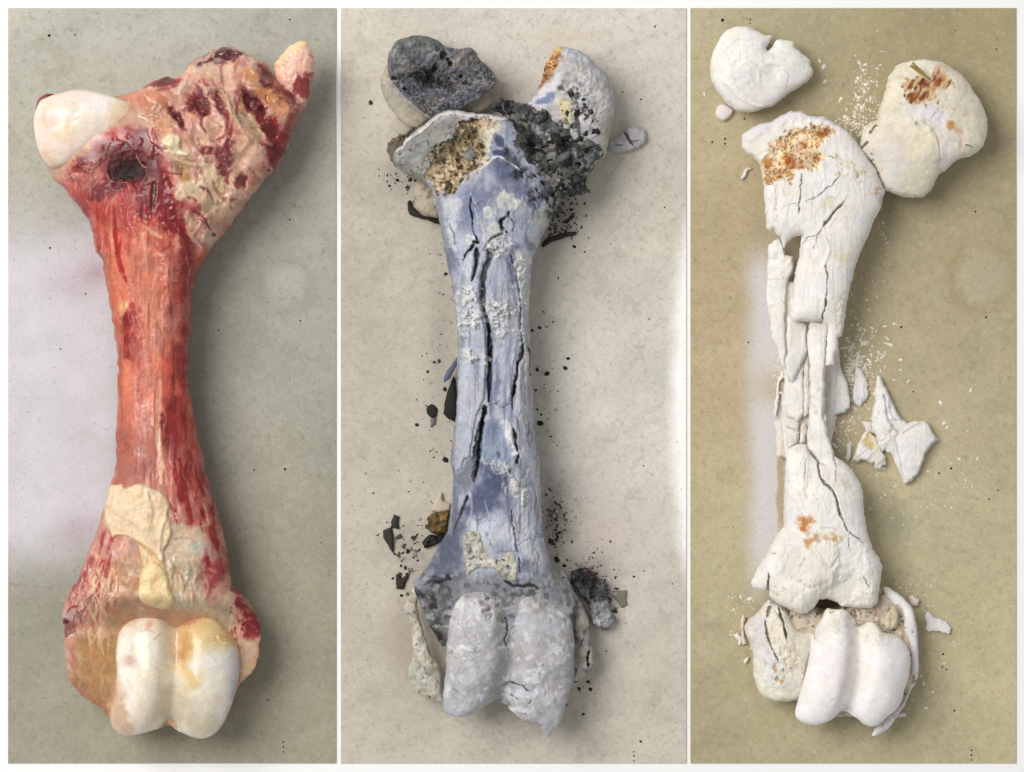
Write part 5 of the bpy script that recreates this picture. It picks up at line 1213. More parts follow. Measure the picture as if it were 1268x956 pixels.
p.mottle((206, 186, 140), 5, 0.25, 0.65, 0.7, p.region(W2('770,290 900,360 960,500 1080,520 1040,600 880,540 760,440'), None, 1, 8, 6), 9)
p.pores((176, 148, 100), 5, 0.24, 1.5, mask=p.region(W2('860,360 940,440 1080,520 1050,600 880,530'), None, 1, 5, 4), keep=0.5)
p.region(W2('730,780 780,730 840,760 840,830 770,830'), (224, 214, 190), 0.8, 3, 3, 6, 10); p.stroke(W2('740,830 730,770 790,730 840,760'), 2, (206, 192, 160), 0.7, 0.7, 0.4)
p.stroke(W4('640,200 620,130 680,95 720,120'), 2, (206, 194, 160), 0.6, 0.7, 0.4); p.stroke(W2('445,620 440,700 470,710 480,650'), 2, (212, 198, 160), 0.6, 0.7, 0.4)
p.region(W4('700,540 830,530 850,580 760,610'), (222, 212, 182), 0.8, 5, 3, 8, 11); p.mottle((196, 148, 96), 4, 0.2, 0.5, 0.9, p.region(W2('1130,680 1200,660 1225,730 1190,790 1170,720'), None, 1, 3, 3), 12)
p.fib((238, 232, 226), 4, 50, 0.2, 0.8, 0.6, None, 20, rot=8)
DK = (96, 92, 92)
p.crack(W2('570,550 572,640 555,760 550,860'), 2.4, 5, DK, w2=1.6); p.crack(W2('880,550 800,640 700,720 610,768'), 2.0, 4, (120, 116, 116), w2=1.2); p.crack(W2('545,790 470,790 410,825'), 1.2, 2, (176, 170, 166))
p.crack(W4('790,120 720,190 660,270 610,330'), 3.0, 6, (108, 104, 98), w2=5); p.crack(W4('610,340 570,410 545,510'), 2.2, 4, (150, 144, 140), w2=1); p.crack(W4('560,390 510,410 470,460'), 1.8, 4, (150, 144, 140)); p.crack(W2('785,410 830,425'), 1.4, 2, (150, 146, 140))
p.crack(W4('640,620 650,720 645,880 640,950'), 2.4, 6, (130, 124, 118)); p.crack(W5('640,0 630,90 615,180'), 2.6, 6, (120, 114, 108)); p.crack(W4('250,0 250,180 258,280'), 1.5, 3, (190, 184, 178)); p.stroke(W4('500,650 480,780 470,950'), 3, (214, 206, 198), 0.5, 0.9, 0.4, dz=-1.2)
p.region(W5('700,0 810,0 790,220 770,290 700,260'), (230, 225, 208), 0.7, 5, 3, 8, 13); p.rumple(1.2, 4, 2, p.region(W5('740,0 815,0 790,240 740,200'), None, 1, 4, 3), 14)
p.stroke(W4('640,420 660,520 620,640'), 5, (240, 236, 228), 0.6, 0.9, 0.3, dz=2)
p.strands(W2('300,620 900,560 1150,700 1000,1400 420,1500 400,900'), 80, [(216, 208, 198), (240, 236, 230), (222, 214, 206)], (12, 50), (1, 3), 96, 10, 4, 0.4, 0.5)
p.build('shaft_wall', M_CALC, pr)

def slab(name, P_, z, label, cat='bone piece', t=9, k=0.6, kb=None, base=WH, seed=1, paint=None, en=0.5, fibre=0.3, rot=0, tilt=(0, 0), smooth=False, L=None, rough=0.75, es=6):
    """a curved plate of shaft wall resting at height z (its underside)"""
    q = Piece(P_, z + t * 0.5, base=base, kt=k, kb=0.8 if kb is None else kb, L=L or t * 0.55, step=1.0, en=en * 1.8, es=es, seed=seed, smooth=smooth, rough=rough, floor=max(z, 0) * 0.999, pw=0.6)
    chalk(q, seed * 5 % 40, 0.35, fibre, rot)
    if tilt != (0, 0):
        xm, ym = q.X[q.d > 0].mean(), q.Y[q.d > 0].mean(); tt = (q.X - xm) * tilt[0] + (q.Y - ym) * tilt[1]
        q.zt += tt; q.zb = np.maximum(q.zb + tt, 0); q.ze = np.maximum(q.ze + tt, 0.2)
    q.strands(P_, 14, [(216, 208, 198), (240, 236, 230)], (8, 30), (1, 3), 90 + rot, 12, seed, 0.4, 0.5)
    if paint: paint(q)
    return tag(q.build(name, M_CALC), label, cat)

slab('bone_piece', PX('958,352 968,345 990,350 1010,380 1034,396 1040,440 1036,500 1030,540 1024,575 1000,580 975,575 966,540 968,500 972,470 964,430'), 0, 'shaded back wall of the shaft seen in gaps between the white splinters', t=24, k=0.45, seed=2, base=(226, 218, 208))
slab('bone_piece', W4('200,470 250,430 290,402 322,490 330,540 392,560 404,650 352,740 340,950') + W5('335,300 348,430 328,560 300,520 265,370 225,310 192,40') + W4('178,900 186,740 192,560'), 14, 'long white strip of shaft wall with a jagged top beside the upper piece', t=13, k=0.7, seed=3,
     paint=lambda q: (q.crack(W4('200,740 330,720'), 1.2, 2, (200, 194, 188)), q.rumple(1.5, 8, 3, q.region(W4('200,450 400,450 400,600 200,600'), None, 1, 5, 3), 4)))
slab('bone_piece', W5('350,130 470,176 505,200 512,410 472,490 432,570 386,657 345,600 330,500 345,420 338,300'), 30, 'pointed white plate of shaft wall hanging below the upper piece', t=8, k=0.8, seed=4, rot=10, tilt=(-0.25, 0))
slab('bone_piece', W5('340,590 386,657 430,575 472,492 482,700 480,905') + W6('430,267 352,222 330,120 335,0'), 24, 'white plate of shaft wall under the tip of the pointed plate', t=8, k=0.7, seed=5)
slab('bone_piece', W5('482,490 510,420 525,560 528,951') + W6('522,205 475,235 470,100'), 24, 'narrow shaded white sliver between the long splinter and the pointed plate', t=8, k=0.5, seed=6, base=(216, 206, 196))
slab('bone_splinter', W5('520,185 545,172 600,186 664,196 660,300 652,420 645,600 636,800 636,951') + W6('642,200 655,280 668,370 692,450 718,560 716,700 722,830 700,780 640,720 604,690 590,620 574,570 545,520 508,490 503,400 510,300 522,200 526,60') + W5('524,800 526,600 512,400 506,300'), 34, 'long narrow white splinter bridging the upper shaft and the lower end', 'bone splinter', t=12, k=0.9, seed=7, smooth=True, tilt=(0.15, 0), L=9,
     paint=lambda q: (q.region(W5('530,180 660,190 655,250 520,240'), (206, 196, 184), 0.6, 5, 2, 8, 3, dz=-2), q.blob(*W6('570,195')[0], 3, 4, (196, 200, 190), a=0.6, soft=0.7), q.stroke(W6('610,0 620,200 650,330'), 5, (212, 208, 198), 0.6, 0.8, 0.3)))
slab('bone_piece', W5('716,452 762,530 820,660 842,780 832,860 800,895 720,912 640,905 636,700 644,560 650,526'), 8, 'broad flat white flake right of the long splinter', 'bone piece', t=9, k=0.5, seed=8, base=(232, 229, 226), tilt=(-0.10, 0))
slab('bone_piece', W6('645,200 738,206 722,300 702,395 690,430 668,380 652,290'), 2, 'small white flake showing below the broad flat flake', t=6, seed=9)
slab('bone_chip', W6('682,425 712,430 752,470 745,488 712,478'), 0, 'thin curled white chip at the foot of the long splinter', 'bone chip', t=5, seed=10)
slab('bone_piece', W6('250,270 290,252 330,280 358,322 335,400 352,480 335,545 268,548 256,400'), 6, 'blocky white piece at the left of the broken middle shaft', t=14, k=0.6, seed=11, base=(224, 214, 206))
slab('bone_piece', W6('352,320 400,325 446,352 432,438 362,482 350,420'), 20, 'pale pink white block wedged next to the blocky white piece', t=12, k=0.6, seed=12, base=(230, 216, 210))
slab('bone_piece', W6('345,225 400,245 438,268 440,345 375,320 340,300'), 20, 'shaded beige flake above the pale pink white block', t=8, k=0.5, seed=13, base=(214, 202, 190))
slab('bone_piece', W5('275,620 320,560 335,620 290,660') + W6('265,240 240,200'), 1, 'small white splinter at the left edge of the broken middle shaft', 'bone piece', t=6, seed=14)
slab('bone_piece', W6('300,40 345,80 358,220 330,285 290,250 320,150'), 2, 'upright white sliver left of the plate under the pointed tip', t=10, k=0.6, seed=15)
slab('bone_chip', W6('265,40 290,25 335,40 310,60'), 1, 'tiny white chip above the upright white sliver', 'bone chip', t=4, seed=16)
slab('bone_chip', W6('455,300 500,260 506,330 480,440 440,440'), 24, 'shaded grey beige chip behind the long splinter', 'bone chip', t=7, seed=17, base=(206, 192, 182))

# lower shaft with flared end
lr = root('lower_bone_piece', 1010, 660)
tag(lr, 'white flared lower shaft piece with orange stains and a long open crack', 'bone')
p = Piece(W6('350,482 432,440 500,450 515,492 580,560 640,590 720,560') + W7('722,32 800,80 852,132 920,240 940,300 950,470 980,640 1020,760 1070,830 1096,905') + W8('1220,402 1195,580 1180,680 1130,716 1010,712 900,704 868,672 825,655 780,645 730,650 690,702 632,756 572,762 500,732 420,692 345,642 328,590 323,540 310,592 210,560 190,520 230,420 300,320 400,130') + W7('320,590 322,400 335,100'),
          44, base=WH, kt=0.72, kb=0.95, L=46, step=1.1, en=0.5, es=4, seed=6, rough=0.75, smooth=False)
chalk(p, 14, 0.3, 0.3)
p.mix(sstep(690, 720, p.Y), (238, 232, 218), 0.6)
p.region(W8('620,240 700,190 840,190 850,300 830,450 720,540 540,470 590,340'), (236, 230, 216), 0.8, 6, 4, 10, 3, dz=4)
p.stroke(W8('640,230 720,330 800,400 860,300'), 3, (222, 214, 200), 0.6, 0.9, 0.4, dz=-1.5); p.stroke(W8('690,220 760,350 830,430'), 3, (222, 214, 200), 0.5, 0.9, 0.4, dz=-1.2); p.stroke(W8('600,330 540,440 500,480'), 5, (214, 202, 196), 0.6, 0.9, 0.3, dz=-3)
p.region(W8('430,320 500,180 580,260 540,440 460,480'), (220, 212, 204), 0.6, 12, 4, 12, 4, dz=-5)
p.region(W8('780,560 900,470 1000,480 1060,560 1010,700 880,690 830,640'), None, 1, 14, 4, 10, 5, dz=-8)
p.region(W8('1060,300 1180,320 1210,420 1180,660 1090,690 1050,560'), None, 1, 14, 4, 10, 6, dz=6); p.region(W8('520,560 680,520 700,640 600,740 500,700'), None, 1, 12, 4, 10, 6, dz=5)
p.region(W7('440,510 500,505 510,560 490,640 450,620 432,570'), (190, 118, 58), 0.95, 3, 3, 6, 7); p.region(W7('500,505 550,520 550,550 510,540'), (202, 146, 96), 0.9, 3, 3, 5, 8)
p.region(W7('470,690 560,640 600,660 720,660 730,690 600,680 540,700 500,740'), (192, 142, 92), 0.9, 3, 4, 5, 9); p.mottle((206, 176, 128), 4, 0.1, 0.5, 0.7, p.region(W7('460,660 600,620 740,640 740,700 600,690 480,740'), None, 1, 4, 3), 9)
p.region(W7('735,190 790,200 835,260 780,280 740,240'), (204, 190, 172), 0.7, 4, 3, 7, 10); p.stroke(W7('590,590 700,590 720,610'), 1.6, (186, 180, 174), 0.6, 0.5, 0.3, dz=-1)
p.crack(W7('520,0 580,70 600,190 720,340 750,480 810,610'), 4.5, 10, (130, 122, 120), w2=3.5, lip=(240, 236, 234)); p.crack(W7('810,610 850,645 900,680 940,720'), 3, 5, (110, 106, 104), w2=1.4); p.crack(W7('815,640 815,750'), 1.3, 3, (140, 136, 130)); p.crack(W7('722,50 720,240'), 1.6, 4, (150, 146, 142))
p.crack(W7('490,50 480,160 470,260'), 2, 4, (170, 160, 152)); p.region(W7('415,320 470,250 480,170 485,260 450,320'), (240, 234, 214), 0.9, 2, 1.5, 6, 11, dz=1.5)
p.crack(W8('323,440 322,520 325,600'), 3.5, 10, (120, 104, 92)); p.crack(W8('1060,465 1110,550'), 1.6, 3, (90, 84, 80)); p.crack(W8('340,290 380,280'), 1.6, 2, (150, 140, 126)); p.crack(W8('510,730 510,640 550,560'), 1.0, 1.5, (206, 196, 186)); p.pores((196, 176, 146), 5, 0.26, 2, mask=p.region(W8('340,540 470,530 430,600 350,610'), None, 1, 4, 4), keep=0.6); p.pores((150, 130, 104), 7, 0.2, 2, mask=p.region(W8('500,560 570,545 560,590'), None, 1, 4, 4), keep=0.6)
p.rumple(0.5, 16, 3); p.strands(W7('340,120 700,120 940,700 300,900'), 70, [(214, 206, 196), (240, 236, 230), (222, 214, 206)], (10, 40), (1, 3), 92, 14, 4, 0.4, 0.5)
p.build('shaft_wall', M_CALC, lr)

# knuckle end broken off the lower shaft
er = root('knuckle_end', 1030, 820)
tag(er, 'white knuckle end broken off below the flared lower piece, smooth twin condyles', 'bone')
b = Piece(D3('330,450 420,440 520,430 620,384 660,396 700,430 720,470 730,560 735,660 715,720 690,765 640,800 560,800 440,800 350,760 330,700 300,600'), 30, base=(206, 190, 170), kt=0.35, kb=1.0, L=24, step=1.2, seed=3, rough=0.85, en=0.7)
b.mottle((178, 160, 138), 9, 0.1, 0.6, 0.6); b.pores((130, 112, 94), 7, 0.25, 2.5, keep=0.5); b.rumple(2, 9, 3); b.weather(0.1, 5, (150, 132, 112), 0.5)
b.region(D3('410,440 440,425 500,440 470,470 420,465'), (64, 48, 40), 0.9, 4, 3, 6, 4, dz=-8)
b.build('broken_face', M_CALC, er)
cl = Piece(W9('690,400 700,300 745,225 782,148 830,155 900,156 960,182 1012,262') + W10('400,268 460,258 520,258 560,290 590,330 640,345 700,360 760,410 795,480 805,560 795,680 760,790 715,920') + D3('640,802 605,831 570,831 532,802 500,786 462,810 420,828 385,828 350,812 342,782 365,700 385,620 395,540'), 48, base=(241, 237, 234), kt=0.82, kb=0.9, L=56, step=1.0, seed=4, rough=0.55, en=0.35)
cl.zt = cl.zc + (cl.zt - cl.zc) * (0.45 + 0.55 * sstep(752, 792, cl.Y))
cl.groove(W10('395,250 400,400 400,560 360,760') + D3('500,800'), 12, 24); cl.zt += 4 * np.exp(-((cl.X - 1037) / 18) ** 2) + 3 * np.exp(-((cl.X - 1097) / 20) ** 2)
cl.mottle((224, 219, 202), 8, 0.1, 0.6, 0.7, cl.region(W9('740,230 960,180 1036,400 960,420 840,330 690,430'), None, 1, 8, 5), 3, dz=0.8); cl.blob(*W9('850,620')[0], 26, 40, (232, 220, 221), a=0.75, soft=1)
cl.stroke(W9('745,215 800,160 900,165 970,200'), 4, (234, 228, 206), 0.9, 0.5, 0.4, dz=2); cl.crack(W9('800,190 850,165'), 1.6, 2, (160, 146, 120)); cl.mottle((196, 190, 170), 5, 0.5, 0.8, 0.6, cl.region(W9('780,330 960,300 940,380 840,380'), None, 1, 4, 4), 5)
cl.rumple(0.7, 8, 3, cl.region(W9('740,230 960,180 1036,400 690,430'), None, 1, 8, 5)); cl.region(W10('400,260 520,260 580,320 700,350 560,420 420,380'), (230, 224, 210), 0.8, 5, 4, 6, 3); cl.rumple(1.4, 7, 3, cl.region(W10('400,250 720,260 700,380 420,400'), None, 1, 5, 4)); cl.crack(W10('470,420 560,430 640,400'), 1.0, 1, (206, 200, 196), a=0.6)
cl.strands(W10('80,240 380,240 720,350 700,400 60,420'), 40, [(216, 209, 192), (240, 236, 226)], (5, 18), (1, 3), 80, 40, 4, 0.6, 0.6); cl.craze(30, (196, 188, 180), 0.4, 0.4, None, 6, 0.04, 0.2); cl.weather(0.03, 5, (212, 204, 192), 0.2); cl.rumple(0.5, 18, 2); cl.build('joint_surface', M_CALC, er)
rm = Piece(D3('622,384 662,396 702,430 726,470 738,560 741,640 735,682 712,722 694,768 640,842 590,866 606,834 642,802 692,754 714,692 717,622 707,562 692,520 690,470 676,445 655,440'), 34, base=(226, 220, 220), kt=0.7, kb=0.95, L=24, step=1.0, seed=6, rough=0.75, en=0.6)
chalk(rm, 20, 0.3); rm.pores((170, 150, 140), 9, 0.2, 1.5, keep=0.3); rm.crack(W10('690,860 760,880'), 1.5, 3, (150, 140, 132)); rm.build('side_wall', M_CALC, er)
tg = Piece(W10('600,230 640,160 690,130 712,200 700,290 650,320 605,300'), 44, base=(206, 194, 166), kt=0.7, kb=0.9, step=0.9, seed=7, rough=0.85, en=0.8)
tg.fib((166, 150, 118), 3, 20, 0.2, 0.6, 0.7, rot=15); tg.rumple(1.4, 6, 3); tg.build('spongy_tongue', M_CALC, er)
el = Piece(W9('330,82 360,110 400,120 470,180 520,270 560,320 640,330 700,310 690,430 650,520 620,640 610,760 600,840 520,872 450,882 350,870 270,822 230,740 205,640 210,520 185,430 140,310 160,250 260,160'), 34, base=(226, 219, 206), kt=0.66, kb=0.98, L=40, step=1.0, seed=8, rough=0.8, en=0.7)
chalk(el, 22, 0.6); el.region(W9('160,250 270,190 300,330 380,520 380,580 260,560 200,420'), (222, 216, 218), 0.8, 4, 3, 8, 3, dz=1.5); el.region(W9('320,250 370,160 440,300 460,400 420,480 400,520 340,380'), (234, 226, 208), 0.9, 3, 3, 7, 4, dz=2.5)
el.crack(W9('300,240 320,380 370,500 400,560'), 4.5, 9, (140, 126, 110), w2=2); el.crack(W9('400,150 430,230 450,300 460,390'), 6.5, 11, (120, 102, 86), w2=2.5); el.crack(W9('340,130 310,210'), 5, 8, (150, 136, 122))
el.mottle((196, 164, 128), 5, 0.15, 0.55, 0.85, el.region(W9('350,600 420,570 470,540 480,600 440,760 400,740 360,680'), None, 1, 5, 5), 6, dz=-2.5); el.mottle((206, 176, 146), 5, 0.3, 0.6, 0.7, el.region(W9('440,480 560,440 560,580 460,600'), None, 1, 5, 5), 8, dz=-1.5)
el.mottle((236, 228, 204), 8, 0.2, 0.7, 0.7, el.region(W9('460,420 640,360 620,600 560,700 460,780'), None, 1, 6, 5), 7); el.region(W9('220,740 360,780 500,840 480,880 350,870 250,800'), (230, 224, 200), 0.8, 5, 3, 8, 9, dz=1.5)
el.crack(W9('630,700 620,780 605,900'), 3, 7, (150, 134, 112), w2=1.5); el.rumple(1.4, 9, 3); el.weather(0.05, 5, (196, 176, 146), 0.35); el.build('side_wall', M_CALC, er)

# upper knob
tr = Piece(T3('755,280 770,245 800,215 850,200 910,197 960,205 1000,225 1040,255 1070,290 1100,340 1130,400 1137,450 1130,500 1110,540 1070,565 1020,580 990,610 950,640 925,690 890,721 820,722 765,702 742,690 718,640 690,590 660,560 648,540 655,500 668,462 690,440 715,430 722,385 742,335'),
           40, base=(222, 212, 190), kt=0.72, kb=1.0, L=50, step=1.1, en=0.7, es=5, seed=8, rough=0.8)
tr.mottle((230, 222, 204), 20, 0, 0.6, 0.7); tr.mottle((206, 196, 172), 14, 0.2, 0.8, 0.6, None, 9)
tr.region(W3('440,470 560,450 720,470 760,560 760,650 850,700 820,840 760,945 720,940 700,760 640,650 520,570 430,550'), (222, 217, 219), 0.9, 14, 4, 12, 3, dz=-3)
tr.region(W3('400,580 520,580 640,650 700,760 700,951 400,951 430,780'), (224, 215, 192), 0.8, 16, 4, 14, 4, dz=1); tr.stroke(W3('520,565 620,610 690,720 715,900'), 4, (196, 188, 178), 0.4, 1.0, 0.3, dz=-1)
tr.region(T3('655,540 720,480 790,500 820,600 790,700 740,690 700,600'), (214, 206, 200), 0.7, 8, 5, 10, 5)
sp = tr.region(W3('420,250 500,220 640,240 700,200 780,260 740,330 640,380 520,420 450,430 470,350'), (196, 156, 112), 0.9, 4, 6, 7, 6, dz=-2)
tr.fib((116, 52, 22), 3.5, 14, 0.0, 0.4, 0.9, sp, 7, rot=35, dz=-2.5); tr.fib((226, 196, 152), 3, 16, 0.3, 0.6, 0.8, sp, 17, rot=40, dz=1.5); tr.blob(*W3('600,290')[0], 9, 7, (96, 34, 16), a=0.8, soft=0.8, n=0.4, ns=5); tr.blob(*W3('690,270')[0], 9, 9, (150, 72, 34), a=0.8, soft=0.9, n=0.4, ns=5); tr.blob(*W3('500,380')[0], 7, 6, (134, 62, 30), a=0.7, soft=0.8, n=0.4, ns=5)
tr.region(W3('680,120 740,110 750,170 700,230 670,220'), (206, 166, 132), 0.8, 5, 4, 7, 8)
tr.mottle((206, 168, 108), 5, 0.2, 0.55, 0.7, tr.region(W3('780,480 900,500 920,570 840,580 780,620 760,560'), None, 1, 6, 6), 9); tr.blob(*W3('790,615')[0], 6, 6, (178, 122, 62), a=0.9, soft=0.6, n=0.4, ns=5); tr.blob(*W3('840,650')[0], 8, 4, (206, 160, 120), a=0.8, soft=0.8, rot=30); tr.blob(*W3('868,770')[0], 3, 9, (210, 168, 136), a=0.8, soft=0.8)
tr.pores((128, 108, 84), 8, 0.2, 2, mask=tr.region(W3('560,420 740,410 760,480 640,480'), None, 1, 4, 4), keep=0.5); tr.pores((120, 104, 90), 9, 0.22, 2, mask=tr.region(T3('670,560 720,540 740,640 700,620'), None, 1, 4, 4), keep=0.6)
tr.crack(W3('905,752 965,778'), 2, 4, (96, 86, 66)); tr.crack(W3('690,490 640,560'), 1.2, 2, (170, 166, 166)); tr.crack(W3('740,470 710,540 705,620'), 1.2, 2, (176, 172, 172)); tr.crack(W3('170,670 220,600'), 4, 7, (120, 108, 92)); tr.crack(W3('90,790 150,735'), 4, 7, (110, 98, 86)); tr.crack(W3('130,840 180,900 220,940'), 2.5, 4, (150, 140, 130)); tr.blob(*W3('520,595')[0], 2.5, 3, (150, 140, 118), soft=0.6)
tr.rumple(0.9, 20, 3); tr.rumple(0.3, 5, 3); tr.weather(0.05, 4, (196, 182, 152), 0.35)
tr.stroke(T3('800,425 860,440 905,470 938,530'), 8, (232, 226, 210), 0.4, 1.0, 0.4, dz=1)
tr.tone(0.93, 1.0)
tag(tr.build('broken_bone', M_CALC), 'off white knob with dark red brown spongy patch leaning on the upper shaft piece', 'bone')
for P_ in (W3('480,140 500,125 655,235 640,250'), W3('495,112 515,108 600,190 590,205')):
    chip('straw_fibre', P_, 3.0, (150, 128, 66), M_CHAR, 'thin olive brown fibre lying across the red brown patch of the knob', 'fibre', 'fibres on the knob', lift=71, en=0.1, step=0.6, k=0.8)
slab('bone_piece', W3('120,620 160,590 235,560 210,600 160,690 110,720'), 14, 'thin white splinter between the knob and the upper shaft piece', 'bone splinter', t=6, seed=18)

# loose fragments to the right of the break
def star(q):
    q.stroke(W11('480,470 500,600 560,700 610,740'), 5, (218, 212, 212), 0.6, 0.9, 0.3, dz=-3); q.stroke(W11('620,740 720,680 820,655'), 4, (206, 204, 208), 0.7, 0.8, 0.3, dz=-3); q.region(W11('410,480 480,470 520,700 470,850 400,700 380,600'), None, 1, 8, 4, 8, 3, dz=4); q.stroke(W12('560,260 600,420 640,600'), 4, (224, 220, 220), 0.5, 0.9, 0.3, dz=-2); q.region(W12('640,230 820,150 880,280 760,480 640,400'), None, 1, 8, 3, 8, 3, dz=3); q.crack(W12('550,200 580,220 570,250'), 1.4, 2, (190, 184, 184))
slab('bone_fragment', W11('425,280 448,300 468,340 492,395 522,452 562,540 612,622 650,656 712,636 790,638 832,662 862,732 902,790 852,822 802,890') + W12('792,430 762,500 736,560 692,602 676,606 664,622 630,636 606,560 560,470 528,392 505,385 482,362 462,372 440,330 402,252 372,170 385,60') + W11('402,480 405,400 411,330'), 0, 'large white star shaped fragment with a long spike, lying apart', 'bone fragment', t=13, k=0.7, seed=20, base=(233, 230, 227), paint=star, fibre=0.1)
slab('bone_fragment', W12('340,205 396,258 442,330 482,420 486,490 468,480 440,520 400,510 392,462 362,470 332,448 300,440 262,456 220,440 242,392 272,310 302,240'), 0, 'pale yellow stained white fragment with ragged edge beside the star shaped one', 'bone fragment', t=13, k=0.7, seed=21,
     paint=lambda q: (q.region(W12('340,215 400,300 390,350 340,340 320,280'), (206, 182, 122), 0.85, 5, 4, 7, 3, dz=-3), q.region(W12('400,300 470,430 480,480 420,420'), (230, 222, 190), 0.7, 5, 3, 7, 4), q.pores((150, 120, 76), 6, 0.22, 1.5, mask=q.region(W12('280,270 340,280 330,350 270,340'), None, 1, 3, 3), keep=0.5), q.fib((214, 204, 200), 3, 16, 0.2, 0.7, 0.7, q.region(W12('220,440 340,340 480,430 480,520'), None, 1, 5, 3), 5, rot=50, dz=1.2)))
slab('bone_fragment', W12('400,505 392,478 440,485 495,500 480,520 440,525'), 0, 'small white chip under the ragged edge of the yellow stained fragment', 'bone chip', t=4, seed=22)
slab('bone_fragment', W11('250,232 272,225 312,270 345,370 346,452 310,490 290,530 236,482 232,400 245,300'), 0, 'oblong pinkish white flake between the broken shaft and the star shaped fragment', 'bone fragment', t=8, k=0.5, seed=23, base=(231, 225, 226), smooth=True)
slab('bone_fragment', W12('182,312 205,306 222,340 218,415 190,466 163,430 180,370'), 0, 'narrow white sliver beside the yellow stained fragment', 'bone fragment', t=7, k=0.6, seed=24, base=(226, 218, 216))
slab('bone_fragment', W12('296,148 330,132 372,140 398,235 330,205'), 0, 'lilac pink chip between the yellow stained and the star shaped fragment', 'bone chip', t=6, seed=25, base=(222, 208, 210))
slab('bone_fragment', W10('925,205 945,170 968,190 985,225 1030,232 1090,255 1135,300 1110,355 1030,325 945,335 928,310 935,260'), 0, 'thin lilac white shard on the board near the knuckle end', 'bone fragment', t=6, k=0.4, seed=26, base=(224, 218, 220))
slab('rusty_crumb', W10('790,60 830,40 885,80 870,125 830,135 800,100'), 0, 'orange stained crumb touching the rim of the white knuckle end', 'bone crumb', t=9, k=0.8, seed=27, base=(216, 186, 152))
slab('rusty_crumb', W9('100,250 130,195 150,215 140,260 130,330 160,430 120,440 115,350'), 0, 'orange brown sliver left of the white knuckle end', 'bone crumb', t=7, k=0.7, seed=28, base=(196, 150, 110))
slab('bone_chip', W9('50,355 85,345 120,385 118,440 95,440 85,390'), 0, 'curled pinkish white chip beside the orange brown sliver', 'bone chip', t=5, k=0.6, seed=29, base=(230, 214, 204))
slab('bone_chip', W9('128,570 150,540 180,520 175,560 145,590'), 0, 'small cream chip below the orange brown sliver', 'bone chip', t=5, k=0.6, seed=30, base=(228, 218, 190))
slab('bone_chip', W2('110,570 140,510 165,490 205,490 170,520 150,560 118,588'), 0, 'white splinter chip left of the rust brown patch of the upper piece', 'bone chip', t=5, k=0.6, seed=31, base=(218, 206, 194))
slab('bone_chip', D3('680,790 698,790 700,802 668,806'), 0, 'thin white chip at the outer rim of the knuckle end', 'bone chip', t=4, seed=32)
# ---------------------------------------------------------------- loose chips one can pick out, then dust
rnd = random.Random(5)
def shard_mesh(name, rx, ry, rz, col, mat, seed, n=7):
    r = random.Random(seed); V = [(0, 0, rz)]; F = []
    for ring, (f, z) in enumerate(((0.62, 0.86), (1.0, 0.32), (0.9, 0.0))):
        for i in range(n):
            a = 2 * math.pi * (i + 0.3 * r.random()) / n; k = f * r.uniform(0.75, 1.15)
            V.append((math.cos(a) * rx * k, math.sin(a) * ry * k, rz * z * r.uniform(0.8, 1.15)))
    V = np.array(V)
    T = [(0, 1 + i, 1 + (i + 1) % n) for i in range(n)]
    Qd = []
    for ring in (0, 1):
        for i in range(n):
            a = 1 + ring * n + i; b = 1 + ring * n + (i + 1) % n
            Qd.append((a, a + n, b + n, b))
    C = np.array([rgb(col)] * len(V)) * np.array([[r.uniform(0.92, 1.05)] for _ in V])
    return raw_mesh(name, V * K, [np.array(T), np.array(Qd)], mat, C, np.full(len(V), 0.75), smooth=False)

def scatter(name, meshes, items, label, cat, group):
    """items: x, y, size (px), angle"""
    for i, (x, y, s, a) in enumerate(items):
        o = bpy.data.objects.new(name, meshes[i % len(meshes)]); sc.collection.objects.link(o)
        X_, Y_, _ = ppos(x, y, 0); o.location = (X_, Y_, 0.00003); o.rotation_euler = (0, 0, a); o.scale = (s, s, s)
        if isinstance(label, dict):
            k = min(label, key=lambda c: math.hypot(c[0] - x, c[1] - y)); tag(o, label[k], cat, group + ', ' + label[k].split(' board ')[-1])
        else: tag(o, label, cat, group)

def dust(name, spots, col, mat, label, seed, jitter=0.15):
    """many tiny grains as one object; spots: x, y, rx, ry, count, smin, smax, elong"""
    r = np.random.RandomState(seed); Vs = []; Fs = []; Cs = []; base = 0
    tet = np.array([(1, 0, 0), (-.5, .87, 0), (-.5, -.87, 0), (0, 0, .8)])
    fc = np.array([(0, 1, 3), (1, 2, 3), (2, 0, 3)])
    for (x, y, rx, ry, cnt, s0, s1, el) in spots:
        for _ in range(int(cnt * (0.6 if 'soot' in name else 0.9))):
            px, py = x + r.randn() * rx * .5, y + r.randn() * ry * .5
            s = s0 + (s1 - s0) * r.rand() ** 2; a = r.rand() * 6.28
            v = tet * [s * (1 + el * r.rand()), s, s * 0.7] * (1 + 0.3 * (r.rand(4, 3) - .5))
            v = np.stack([v[:, 0] * math.cos(a) - v[:, 1] * math.sin(a), v[:, 0] * math.sin(a) + v[:, 1] * math.cos(a), v[:, 2]], 1)
            X_, Y_, _ = ppos(px, py, 0)
            Vs.append(v * K + [X_, Y_, 0.00002]); Fs.append(fc + base); base += 4
            Cs.append(np.tile(np.clip(rgb(col) * (1 + jitter * r.randn()), 0, 1), (4, 1)))
    V = np.concatenate(Vs); loc = V.mean(0) * [1, 1, 0]
    me = raw_mesh(name, V - loc, [np.concatenate(Fs)], mat, np.concatenate(Cs), np.full(len(V), 0.8), smooth=False)
    o = bpy.data.objects.new(name, me); sc.collection.objects.link(o); o.location = loc
    return tag(o, label, 'crumbs', kind='stuff')

